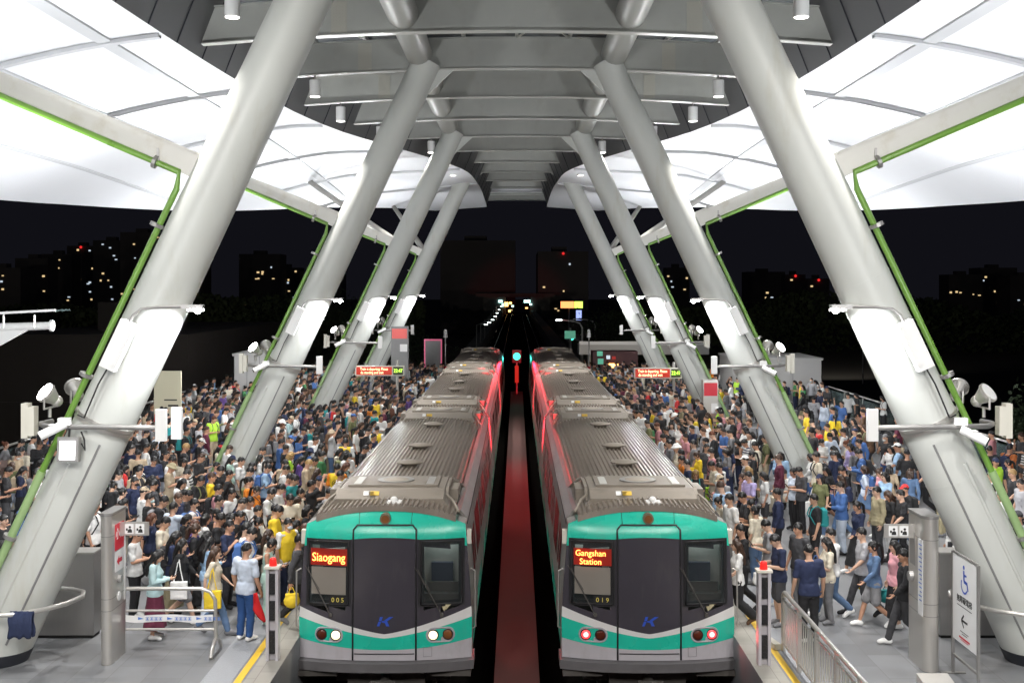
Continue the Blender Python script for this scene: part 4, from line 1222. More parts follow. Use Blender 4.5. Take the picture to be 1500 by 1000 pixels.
TOPN = dict(tee='T-shirt', long='long-sleeved top', tank='sleeveless top', vest='vest')
BOTN = dict(trousers='trousers', wide='wide trousers', shorts='shorts', skirt='skirt', longskirt='long skirt')
HAIRN = dict(hair_short='short hair', hair_crop='cropped hair', hair_mop='fringed hair', hair_long='long hair', hair_tail='ponytail', hair_bun='hair in a bun', hair_bob='bobbed hair', cap='cap', buckethat='bucket hat')
POSEN = dict(relax='standing', phone='holding a phone', phone1='looking at a phone', walk='walking', walkph='walking with phone', bag='hand on strap', raise_='arm raised', face='hand to face', point='pointing', cross='arms crossed', sit='sitting')
rng = random.Random(11)

# (px, py of the head top in the photo, facing in degrees: 0 = towards +X, 90 = away, 180 = towards -X, 270 = to the camera,
#  pose, sex, top colour, top, bottom colour, bottom, hair, hair colour, extras)
H = [
 (360,794,62,'relax','m','paleblue','tee','navyblue','trousers','hair_crop','black',''),
 (227,802,5,'phone','f','aqua','long','maroon','longskirt','hair_long','black',''),
 (265,786,5,'walk','f','black','long','grey','shorts','hair_long','black','tote:white'),
 (300,774,0,'walkph','f','black','long','black','longskirt','hair_long','black',''),
 (314,797,5,'walk','f','cream','tee','denim','trousers','hair_long','brown','tote:yellow'),
 (334,760,-8,'bag','m','navy','tee','charcoal','trousers','hair_short','black',''),
 (359,764,8,'relax','m','white','tee','black','trousers','hair_mop','black',''),
 (393,786,5,'phone','f','mint','tank','mint','wide','hair_bun','black',''),
 (421,757,-40,'relax','m','white','tee','navy','trousers','hair_short','black','vest:yellow mask:paleblue'),
 (437,779,10,'walk','m','charcoal','long','black','trousers','hair_short','black','handbag:yellow'),
 (446,765,15,'relax','m','black','long','charcoal','trousers','hair_mop','auburn',''),
 (238,754,0,'phone1','m','cream','tee','charcoal','trousers','hair_short','black',''),
 (197,772,5,'phone','m','white','tee','black','trousers','hair_short','black',''),
 (253,734,55,'point','m','paleblue','tee','navyblue','trousers','hair_short','black',''),
 (284,760,10,'relax','f','purple','tee','black','trousers','hair_long','auburn',''),
 (217,721,5,'relax','m','black','long','black','trousers','hair_mop','black','mask:aqua'),
 (318,708,5,'bag','m','pink','long','denim','trousers','hair_mop','black','backpack:black'),
 (338,714,-10,'relax','m','white','tee','charcoal','trousers','hair_short','black',''),
 (354,726,-20,'phone','f','white','long','black','trousers','hair_long','black',''),
 (393,713,5,'phone','m','white','tee','khaki','trousers','hair_short','black','crossbag:black'),
 (408,706,0,'phone','m','white','tee','black','trousers','hair_mop','black',''),
 (431,725,15,'phone','f','lime','tee','black','trousers','hair_bob','brown',''),
 (272,715,0,'phone','m','charcoal','tee','grey','trousers','hair_short','black',''),
 (283,729,5,'relax','m','white','tee','grey','trousers','hair_short','black','backpack:blue mask:black'),
 (468,736,10,'relax','f','yellow','tee','black','trousers','hair_bob','black',''),
 (392,774,10,'relax','f','cream','tee','charcoal','trousers','hair_long','brown','backpack:black'),
 (31,652,85,'walk','m','cream','tee','charcoal','trousers','hair_short','black',''),
 (17,674,80,'walk','f','olive','tee','paleblue','wide','hair_bob','brown',''),
 (52,684,70,'walk','m','grey','tee','black','trousers','hair_short','black','crossbag:black'),
 (82,652,80,'relax','m','black','tee','black','trousers','hair_short','black',''),
 (28,746,-10,'face','f','blue','tee','black','trousers','cap','blue',''),
 (4,752,-20,'relax','m','black','tee','charcoal','trousers','hair_short','black',''),
 (2,790,0,'relax','f','silver','tee','denim','trousers','hair_long','black',''),
 (72,626,-40,'relax','f','teal','tee','black','trousers','hair_short','black','mask:aqua'),
 (248,676,10,'phone','m','beige','tee','khaki','trousers','buckethat','khaki',''),
 (196,697,-20,'relax','m','navy','tee','charcoal','trousers','hair_short','black','mask:black'),
 (224,666,-50,'phone','m','navy','long','black','trousers','hair_short','black',''),
 (202,658,95,'relax','m','beige','tee','black','trousers','cap','black',''),
 (292,640,5,'phone','m','black','long','charcoal','trousers','cap','white',''),
 (320,650,0,'phone','f','cream','tee','black','trousers','cap','red',''),
 (506,641,85,'relax','m','white','tee','black','trousers','hair_short','black','vest:yellow backlogo'),
 (494,678,80,'relax','m','orange','tee','black','trousers','hair_short','black','vest:yellow backlogo'),
 (552,623,80,'relax','m','white','tee','navy','trousers','hair_crop','black','vest:yellow backlogo'),
 (423,660,20,'phone','f','lime','tee','denim','trousers','hair_bob','blond',''),
 (438,666,10,'phone','f','purple','long','black','trousers','hair_long','black',''),
 (471,660,5,'relax','m','green','long','khaki','trousers','hair_mop','black','mask:white'),
 (457,667,15,'phone','m','beige','tee','black','trousers','hair_short','black',''),
 (461,638,0,'cross','m','white','tee','navy','trousers','hair_short','black',''),
 (389,677,10,'phone','m','skyblue','tee','navy','trousers','hair_short','black','backpack:blue'),
 (421,691,-10,'phone','m','rose','tee','grey','trousers','hair_short','black',''),
 (364,697,5,'relax','m','orange','long','black','trousers','hair_short','black',''),
 (352,668,0,'relax','m','white','tee','beige','trousers','hair_short','black',''),
 (337,665,0,'phone','f','mint','tee','charcoal','trousers','cap','navy',''),
 (368,676,5,'relax','m','paleblue','tee','black','trousers','hair_short','black',''),
 (456,702,25,'raise','m','black','tee','charcoal','trousers','hair_short','black',''),
 (479,712,5,'phone','m','silver','tee','navy','trousers','hair_mop','black',''),
 (548,600,40,'relax','m','teal','tee','black','trousers','hair_short','black',''),
 (423,636,10,'phone','m','white','tee','black','trousers','cap','blue','backpack:silver'),
 (455,622,0,'relax','m','teal','tee','charcoal','trousers','hair_short','black',''),
 (480,612,5,'relax','m','navy','tee','black','trousers','hair_short','black',''),
 # right platform
 (1080,786,185,'walk','f','white','tee','black','wide','hair_long','brown',''),
 (1087,764,185,'walk','m','black','tee','black','trousers','hair_short','black',''),
 (1056,725,190,'phone','f','cream','tee','beige','trousers','hair_bun','black',''),
 (1092,718,175,'phone','m','charcoal','tee','black','trousers','hair_short','black',''),
 (1105,729,180,'phone','f','beige','tee','blue','wide','hair_bun','black','crossbag:black'),
 (1140,714,165,'relax','m','navy','long','black','trousers','hair_short','black',''),
 (1141,779,185,'phone','m','navy','tee','charcoal','shorts','hair_short','black','handbag:white'),
 (1171,764,205,'relax','m','charcoal','tee','grey','trousers','hair_mop','black',''),
 (1185,796,95,'relax','m','navy','tee','black','trousers','hair_crop','black',''),
 (1213,785,180,'face','f','cream','tee','grey','trousers','hair_long','black','handbag:blue'),
 (1219,770,185,'walk','m','white','tee','denim','trousers','hair_short','black',''),
 (1194,722,180,'relax','m','black','tee','black','trousers','hair_short','black','backpack:teal'),
 (1233,704,180,'face','m','blue','long','paleblue','trousers','hair_short','black',''),
 (1257,731,200,'walk','f','navy','long','black','longskirt','hair_tail','black',''),
 (1264,769,180,'walk','m','silver','tee','charcoal','trousers','hair_short','black','handbag:yellow'),
 (1281,789,180,'walk','f','denim','long','grey','shorts','hair_tail','black','handbag:skyblue'),
 (1286,711,190,'relax','m','khaki','long','charcoal','trousers','hair_mop','black',''),
 (1304,716,180,'phone1','f','black','tee','white','trousers','hair_long','brown',''),
 (1321,714,180,'walk','m','black','tee','black','trousers','hair_short','black',''),
 (1312,790,185,'relax','f','pink','long','black','longskirt','hair_long','black','handbag:teal'),
 (1326,800,180,'walk','m','black','long','charcoal','trousers','hair_short','black',''),
 (1174,681,190,'phone','m','charcoal','tee','black','trousers','hair_short','black',''),
 (1163,684,200,'relax','f','paleblue','tee','black','trousers','hair_tail','black',''),
 (1192,579,85,'walk','m','silver','tee','silver','trousers','hair_short','black','crossbag:black'),
 (1214,582,88,'walk','f','white','tee','blue','trousers','hair_tail','black',''),
 (1478,649,30,'walk','m','rust','long','black','trousers','hair_short','black','backpack:navy'),
 (1223,606,85,'relax','f','yellow','long','black','trousers','hair_tail','black',''),
 (1200,623,180,'relax','m','red','tee','black','trousers','hair_short','black',''),
 (1206,641,200,'phone','f','white','striped','cream','trousers','hair_short','black',''),
 (1224,651,185,'phone','f','white','long','black','trousers','hair_bob','black','mask:white'),
 (1259,642,180,'relax','m','blue','tee','denim','trousers','hair_short','black',''),
 (1246,648,200,'relax','f','lilac','long','black','trousers','hair_bob','black',''),
 (1305,651,215,'face','f','white','long','navy','skirt','hair_bob','black',''),
 (1333,684,70,'walk','f','denim','long','black','trousers','hair_bob','brown',''),
 (1291,684,190,'phone','f','pink','tee','black','trousers','hair_bun','brown',''),
 (1237,680,180,'phone','m','black','tee','black','trousers','hair_mop','black',''),
 (1458,669,270,'relax','m','lime','vestonly','black','trousers','cap','navy',''),
 (1452,689,180,'relax','m','white','tee','black','trousers','hair_short','black',''),
 (1455,707,180,'walk','m','navy','tee','charcoal','trousers','hair_short','black',''),
 (1493,745,180,'walk','m','grey','long','denim','trousers','cap','charcoal',''),
 (1497,700,190,'relax','m','silver','tee','black','trousers','hair_short','black',''),
 (1122,636,175,'relax','m','olive','tee','beige','trousers','hair_short','black','backpack:black'),
 (1109,645,170,'phone1','m','cream','tee','beige','trousers','hair_short','black','crossbag:black'),
 (1094,641,180,'phone','m','navy','striped','black','shorts','hair_short','black',''),
 (1066,655,185,'phone','f','grey','tee','navy','trousers','hair_bob','black',''),
 (1080,552,250,'relax','m','lime','vestonly','black','trousers','cap','black',''),
 (957,596,180,'relax','m','yellow','tee','black','trousers','hair_short','black',''),
 (1017,643,170,'relax','m','grey','tee','charcoal','trousers','hair_mop','black',''),
 (1035,640,185,'relax','m','black','long','black','trousers','hair_mop','black',''),
 (1034,616,180,'relax','m','white','tee','black','trousers','hair_short','black',''),
 (1057,620,180,'phone','m','black','tee','denim','trousers','hair_short','black',''),
 (1000,666,185,'relax','m','orange','tee','black','trousers','hair_short','black',''),
 (1008,672,180,'relax','m','navy','tee','charcoal','trousers','hair_short','black',''),
 (1046,673,180,'phone','m','cream','tee','silver','wide','hair_short','black','tote:lime'),
 (1055,676,150,'relax','m','white','tee','black','trousers','hair_short','black',''),
 (977,624,150,'relax','m','black','tee','black','trousers','hair_short','black','backpack:black'),
 (1014,600,170,'face','m','black','tee','charcoal','trousers','hair_short','black',''),
 (1059,600,180,'phone','m','rose','tee','black','trousers','hair_short','black',''),
 (992,610,180,'relax','f','white','tee','cream','trousers','hair_long','black',''),
 (1098,689,200,'face','m','lilac','tee','white','trousers','hair_short','black',''),
 (1150,686,200,'sit','m','white','tee','cream','trousers','hair_short','black',''),
 (1118,540,180,'relax','m','black','long','black','trousers','hair_short','black',''),
]
CC['navyblue'] = (.018,.065,.20)
people, obstacles = [], []
def add_person(x, Y, face, pose, g, top, topk, bot, botk, hair, hairc, extra='', hgt=None, hand=False):
    hgt = hgt or (1.73*rng.uniform(.97,1.05) if g == 'm' else 1.62*rng.uniform(.96,1.04))
    people.append(dict(x=x, Y=Y, face=face, pose=pose, g=g, top=top, topk=topk, bot=bot, botk=botk, hair=hair, hairc=hairc, extra=extra, h=hgt, hand=hand))
    obstacles.append((x, Y, .40))
for row in H:
    px, py, face, pose, g, top, topk, bot, botk, hair, hairc, extra = row
    h = 1.73 if g == 'm' else 1.62
    if pose == 'sit': x, Y = at(px, py, h-.46)
    else: x, Y = at(px, py, h+.015)
    add_person(x, Y, face, pose, g, top, topk, bot, botk, hair, hairc, extra, h, True)
for Y in COLY:
    for sx in (-1,1): obstacles.append((sx*8.86, Y, 1.05)); obstacles.append((sx*8.3, Y, .9))
def weighted(tab):
    t = rng.uniform(0, sum(w for _, w in tab))
    for v, w in tab:
        t -= w
        if t <= 0: return v
    return tab[-1][0]
TOPC = [('black',36),('white',23),('charcoal',5),('grey',6),('navy',11),('cream',4),('beige',2.5),('silver',4),('blue',3),('skyblue',2.5),('paleblue',2),('olive',2),('green',1.5),('pink',1.6),('rose',1),('yellow',1.6),('red',1.4),('orange',.9),('purple',1),('lilac',1),('teal',.8),('lime',.8),('brown',1.5),('maroon',1),('khaki',.8),('aqua',.8)]
BOTC = [('black',40),('charcoal',12),('navy',8),('denim',16),('grey',6),('beige',5),('cream',3),('khaki',4),('paleblue',3),('blue',2),('white',1.5)]
def random_attr(sx, x, Y):
    g = 'm' if rng.random() < .56 else 'f'
    inward = 0 if sx < 0 else 180
    face = inward + rng.gauss(0, 22) + (rng.choice([0,0,0,0,40,-40,90]) if rng.random() < .35 else 0)
    if sx > 0 and x > 8.5 and Y < 45: face = rng.choice([180,180,170,200,90,150]) + rng.gauss(0,15)
    pose = weighted([('phone',34),('phone1',14),('relax',26),('bag',8),('cross',5),('face',4),('walk',5),('raise',.8)])
    if sx > 0 and x > 8 and Y < 45: pose = weighted([('walk',30),('relax',20),('phone',18),('bag',10),('walkph',12),('face',4)])
    top = weighted(TOPC); topk = weighted([('tee',66),('long',27),('tank',3 if g=='f' else 0),('striped',3)])
    bot = weighted(BOTC); botk = weighted([('trousers',76),('shorts',9),('wide',6)] if g=='m' else [('trousers',50),('wide',16),('shorts',8),('skirt',11),('longskirt',10)])
    hair = weighted([('hair_short',50),('hair_mop',24),('hair_crop',14),('cap',9),('buckethat',1)] if g=='m' else [('hair_long',50),('hair_tail',15),('hair_bob',16),('hair_bun',9),('cap',5),('buckethat',1.5)])
    hairc = weighted([('black',80),('brown',16),('auburn',5),('blond',1.5)])
    if hair in ('cap','buckethat'): hairc = weighted([('black',5),('white',3),('navy',2),('beige',2),('blue',1),('red',1),('grey',1)])
    ex = []
    if rng.random() < .17: ex.append('backpack:'+weighted([('black',8),('navy',3),('grey',3),('blue',1.5),('olive',1),('beige',1),('teal',.7),('silver',1)]))
    elif rng.random() < .10: ex.append('crossbag:'+weighted([('black',6),('brown',1),('navy',1),('beige',1)]))
    elif rng.random() < .06: ex.append('tote:'+weighted([('white',4),('cream',3),('black',2),('yellow',1),('lime',.6)]))
    if rng.random() < .10: ex.append('mask:'+weighted([('white',4),('aqua',2),('black',3)]))
    return dict(face=face, pose=pose, g=g, top=top, topk=topk, bot=bot, botk=botk, hair=hair, hairc=hairc, extra=' '.join(ex))
def density(x, Y):
    a = abs(x)
    if x < 0:
        if Y < 21.6: return 0
        if Y < 24 and (a > 7.1): return 0
        if a > 10.2 and Y < 30: return .12
        if a > 11.3 and Y < 36: return .30
        if a > 15.6: return 0
        if Y > 60 and a > 12.5: return .2
        return 1.0
    if Y < 22: return 0
    if Y < 29 and a > 5.2: return 0 if a < 9.2 else .05
    if Y < 29: return .30
    if a > 9.6 and Y < 34: return .16
    if a > 10.2 and Y > 41: return .04
    if a > 12.6: return .12 if Y < 40 else .03
    if a > 8.2: return .42 if Y < 41 else .25
    if a > 6.0 and Y < 34: return .28
    return .95
for sx, tries in ((-1, 9000), (1, 8000)):
    for _ in range(tries):
        x = sx*rng.uniform(4.45, 16.0); Y = 21 + 53*rng.random()**.9
        if rng.random() > density(x, Y): continue
        r = .66 if Y > 30 else (.57 if x > 0 or Y > 26 else .47)
        if any((x-a)**2+(Y-b_)**2 < (max(r, rr_))**2 for a, b_, rr_ in obstacles if abs(Y-b_) < 1.2): continue
        add_person(x, Y, **random_attr(sx, x, Y))
# nearest-looking 295 become objects, the rest one crowd
people.sort(key=lambda p: p['Y'] - (8 if p['hand'] else 0))
in_view = [p for p in people if -30 < HX+p['x']*FPX/p['Y'] < 1530]
NEAR = in_view[:292]; FAR = in_view[292:]

PROTO = {}
def copy_obj(me, name, parent, color, loc=(0,0,0)):
    src = PROTO.get(me.name)
    if src is None:
        o = bpy.data.objects.new(name, me); PROTO[me.name] = o
    else:
        o = src.copy(); o.name = name
    COL.objects.link(o); o.parent = parent; o.location = loc; o.color = tuple(color)[:3]+(1,)
    return o
def jit(c, a=.14): 
    k_ = rng.uniform(1-a, 1+a); return tuple(min(1, v*k_) for v in c)
def col_zone(x, Y):
    side = 'left' if x < 0 else 'right'
    a = abs(x)
    n = min(((c, abs(c-Y)) for c in COLY[1:]), key=lambda t: t[1])[0]
    rel = 'before' if Y < n-2.2 else ('behind' if Y > n+2.2 else 'beside')
    if a < 5.6: return f'by {side} train {rel} {ORD[n]} column'
    if a < 8: return f'{side} inner platform {rel} {ORD[n]} column'
    if a < 11: return f'{side} platform {rel} {ORD[n]} column'
    return f'{side} outer platform {rel} {ORD[n]} column'
used_labels = set()
SPECIAL = {0:'officer-style pale blue shirt and bright navy trousers holding a red flag by the crowd barrier'}
def colour_word(c): return {'skyblue':'sky-blue','paleblue':'pale-blue','navyblue':'royal-navy'}.get(c, c)
def label_for(p):
    top = colour_word(p['top']); bot = colour_word(p['bot'])
    tk = {'tee':'T-shirt','long':'long-sleeve','tank':'sleeveless','striped':'stripes','vestonly':'hi-vis'}[p['topk']]
    bk = {'trousers':'trousers','wide':'wide-trousers','shorts':'shorts','skirt':'skirt','longskirt':'long-skirt'}[p['botk']]
    hr = (colour_word(p['hairc'])+'-cap' if p['hair']=='cap' else (colour_word(p['hairc'])+'-hat' if p['hair']=='buckethat' else {'hair_short':'short-haired','hair_crop':'crop-haired','hair_mop':'fringed','hair_long':'long-haired','hair_tail':'ponytailed','hair_bun':'bun-haired','hair_bob':'bob-haired'}[p['hair']]))
    if p['hairc'] not in ('black',) and p['hair'].startswith('hair'): hr = p['hairc']+'-'+hr
    ex = ''
    for e in p['extra'].split():
        kd, _, cl = e.partition(':')
        if kd == 'vest': ex = colour_word(cl)+'-vested'
        if kd == 'mask' and not ex: ex = colour_word(cl)+'-masked'
    ps = {'relax':'standing','phone':'using-phone','phone1':'reading-phone','walk':'striding','walkph':'striding-with-phone','bag':'hand-on-strap','raise':'arm-raised','face':'hand-to-face','point':'pointing','cross':'arms-crossed','sit':'seated'}[p['pose']]
    zone = col_zone(p['x'], p['Y'])
    return ' '.join(w for w in [hr, ex, 'person in', top, tk+',', bot, bk+',', ps+',', zone] if w)
logo_me = None
def vest_logo(parent, k, dz):
    b = MB(); y = -.160
    n = 20
    for r0, r1 in ((.085,.070),(.045,.028)):
        for j in range(n):
            a0, a1 = 2*math.pi*j/n, 2*math.pi*(j+1)/n
            b.add([(r0*math.cos(a0),y,1.24+r0*math.sin(a0)),(r0*math.cos(a1),y,1.24+r0*math.sin(a1)),(r1*math.cos(a1),y,1.24+r1*math.sin(a1)),(r1*math.cos(a0),y,1.24+r1*math.sin(a0))],[(0,1,2,3)])
    for i in range(4):
        x = -.105+.07*i
        b.box(x-.024,x+.024,y-.001,y+.001,1.118,1.126); b.box(x-.024,x+.024,y-.001,y+.001,1.075,1.083); b.box(x-.004,x+.004,y-.001,y+.001,1.075,1.126); b.box(x-.02,x+.02,y-.001,y+.001,1.097,1.103)
    o = bpy.data.objects.new('vest_print', b.mesh('vest_print', M['feat'])); COL.objects.link(o); o.parent = parent; o.location = (0,0,0)
def dress(p):
    parts = []
    g, pose = p['g'], p['pose']
    tk = p['topk']
    if tk == 'striped': parts.append(('shirt','tee',jit(CC[p['top']]),'striped'))
    elif tk == 'vestonly': parts += [('shirt','tee',jit(CC['navy']),None), ('vest','vest',CC['lime'],None)]
    else: parts.append(('shirt' if tk != 'tank' else 'sleeveless_top', tk, jit(CC[p['top']]), None))
    bn = {'trousers':'trousers','wide':'wide_trousers','shorts':'shorts','skirt':'skirt','longskirt':'long_skirt'}[p['botk']]
    parts.append((bn, p['botk'], jit(CC[p['bot']]), None))
    sc__ = rng.choice([CC['white'],CC['white'],CC['black'],CC['black'],CC['grey'],CC['brown']])
    parts += [('shoe','shoeR',sc__,None), ('shoe','shoeL',sc__,None)]
    if p['hair'] in ('cap','buckethat'):
        parts.append(('hair','hair_long' if g=='f' else 'hair_crop', HAIRC['black'], None))
        parts.append(('cap' if p['hair']=='cap' else 'bucket_hat', p['hair'], CC.get(p['hairc'], CC['black']), None))
    else: parts.append(('hair', p['hair'], jit(HAIRC[p['hairc']], .3), None))
    bags = []
    for e in p['extra'].split():
        kd, _, cl = e.partition(':')
        if kd == 'vest': parts.append(('vest','vest',CC[cl],None))
        elif kd == 'mask': parts.append(('face_mask','mask',CC[cl],None))
        elif kd == 'backlogo': pass
        else: bags.append((kd, cl))
    return parts, bags
_proto_col = {}
def place_part(kind, pose, g, name, parent, color, striped=False):
    me = part_mesh(kind, pose, g)
    key = (me.name, striped)
    src = _proto_col.get(key)
    if src is None:
        if striped:
            me = me.copy(); me.materials.clear(); me.materials.append(M['striped'])
        o = bpy.data.objects.new(name, me); _proto_col[key] = o
    else:
        o = src.copy(); o.name = name
    COL.objects.link(o); o.parent = parent; o.location = (0,0,0); o.rotation_euler = (0,0,0); o.scale = (1,1,1)
    o.color = tuple(color)[:3]+(1,)
    return o
bag_labels = set()
SIDE = {}
for p in NEAR:
    r = empty('person', (p['x'], p['Y'], .006), math.radians(p['face']-90))
    sc_ = p['h']/1.735
    r.scale = (sc_*rng.uniform(.98,1.06), sc_*rng.uniform(.98,1.06), sc_)
    lab = label_for(p); tries = 0
    while lab in used_labels and tries < 60:
        tries += 1
        if tries % 2: p['top'] = weighted(TOPC)
        else: p['bot'] = weighted(BOTC)
        lab = label_for(p)
    used_labels.add(lab)
    tag(r, lab, 'person', 'people waiting on the platforms')
    sk = rng.choice(SKINS)
    place_part('body', p['pose'], p['g'], 'body', r, jit(sk, .08))
    parts, bags = dress(p)
    for nm, kind, c, st in parts:
        o = place_part(kind, p['pose'], p['g'], nm, r, c, st == 'striped')
        if kind == 'vest' and 'backlogo' in p['extra']: vest_logo(o, None, 0)
    if p['pose'] in ('phone','phone1','walkph') and p['Y'] < 30: bags.append(('phone','black'))
    for kd, cl in bags:
        nm = {'backpack':'backpack','tote':'tote_bag','handbag':'carrier_bag','crossbag':'shoulder_bag','phone':'phone'}[kd]
        me = part_mesh(kd, p['pose'], p['g'])
        o = bpy.data.objects.new(nm, me); COL.objects.link(o)
        o.location = r.location; o.rotation_euler = r.rotation_euler; o.scale = r.scale; o.color = CC[cl]+(1,)
        where = {'backpack':'on the back of','tote':'on the shoulder of','handbag':'in the hand of','crossbag':'across the body of','phone':'in the hand of'}[kd]
        base = lab.split(' person in ')
        who = base[1].split(', ')
        full = f"{colour_word(cl)} {nm.replace('_','-')} {where} {base[0]} person in {who[0]} {lab.split(', ',3)[3]}".replace(',','')
        w = full.split()
        full = ' '.join(w[:16]) if len(w) <= 16 else ' '.join((f"{colour_word(cl)} {nm.replace('_','-')} of {base[0]} person in {who[0]} {lab.split(', ',3)[3]}".replace(',','')).split()[:16])
        i = 0
        while full in bag_labels and i < 5:
            i += 1; full = full.replace(' of ', f" of {who[1].split()[0]}-legged ", 1) if i == 1 else full + ' too'
        bag_labels.add(full)
        tag(o, full, {'backpack':'backpack','tote':'bag','handbag':'bag','crossbag':'bag','phone':'phone'}[kd], {'backpack':'backpacks worn in the crowd','phone':'phones in hands'}.get(kd, 'bags carried in the crowd'))
        if kd != 'phone' and not o.data.materials: o.data.materials.append(M['cloth'])

# the rest of the crowd, past the counted people: one mass
def crowd_mesh(plist):
    V, F4, F3, C4, C3 = [], [], [], [], []
    base = 0; cols = []
    geo = {}
    def arr(me):
        if me.name in geo: return geo[me.name]
        n = len(me.vertices); v = np.empty(n*3, dtype=np.float32); me.vertices.foreach_get('co', v)
        me.calc_loop_triangles(); t = np.empty(len(me.loop_triangles)*3, dtype=np.int32); me.loop_triangles.foreach_get('vertices', t)
        geo[me.name] = (v.reshape(-1,3), t.reshape(-1,3)); return geo[me.name]
    VV, TT, KK = [], [], []
    for p in plist:
        parts, bags = dress(p)
        todo = [('body', jit(rng.choice(SKINS), .08))] + [(kd, c) for _, kd, c, _s in parts] + [(kd, CC[c]) for kd, c in bags if kd != 'phone']
        th = math.radians(p['face']-90); s = p['h']/1.735
        R = np.array([[math.cos(th),-math.sin(th),0],[math.sin(th),math.cos(th),0],[0,0,1]], dtype=np.float32)
        for kd, c in todo:
            v, t = arr(part_mesh(kd, p['pose'], p['g'], 1))
            w = (v*s) @ R.T + np.array([p['x'],p['Y'],.006], dtype=np.float32)
            VV.append(w); TT.append(t+base); base += len(v)
            KK.append(np.tile(np.array(tuple(c)[:3]+(1,), dtype=np.float32), (len(v),1)))
    V = np.concatenate(VV); T = np.concatenate(TT); K = np.concatenate(KK)
    me = bpy.data.meshes.new('crowd')
    me.vertices.add(len(V)); me.vertices.foreach_set('co', V.ravel())
    me.loops.add(T.size); me.loops.foreach_set('vertex_index', T.ravel())
    me.polygons.add(len(T)); me.polygons.foreach_set('loop_start', np.arange(0, T.size, 3, dtype=np.int32))
    me.polygons.foreach_set('use_smooth', np.ones(len(T), dtype=bool))
    me.update(calc_edges=True)
    a = me.attributes.new('cloth_colour', 'FLOAT_COLOR', 'POINT'); a.data.foreach_set('color', K.ravel())
    return me
cm = bpy.data.materials.new('crowd_clothes'); cm.use_nodes = True
at_ = cm.node_tree.nodes.new('ShaderNodeAttribute'); at_.attribute_name = 'cloth_colour'
cm.node_tree.links.new(at_.outputs['Color'], cm.node_tree.nodes['Principled BSDF'].inputs['Base Color'])
cm.node_tree.nodes['Principled BSDF'].inputs['Roughness'].default_value = .8
if FAR:
    me = crowd_mesh(FAR); me.materials.append(cm)
    o = bpy.data.objects.new('crowd', me); COL.objects.link(o)
    tag(o, 'dense crowd of waiting passengers filling the far halves of both platforms', 'crowd', None, 'stuff')
print('PEOPLE', len(people), len(NEAR), len(FAR), len(_cache), 'last near Y', NEAR[-1]['Y'])

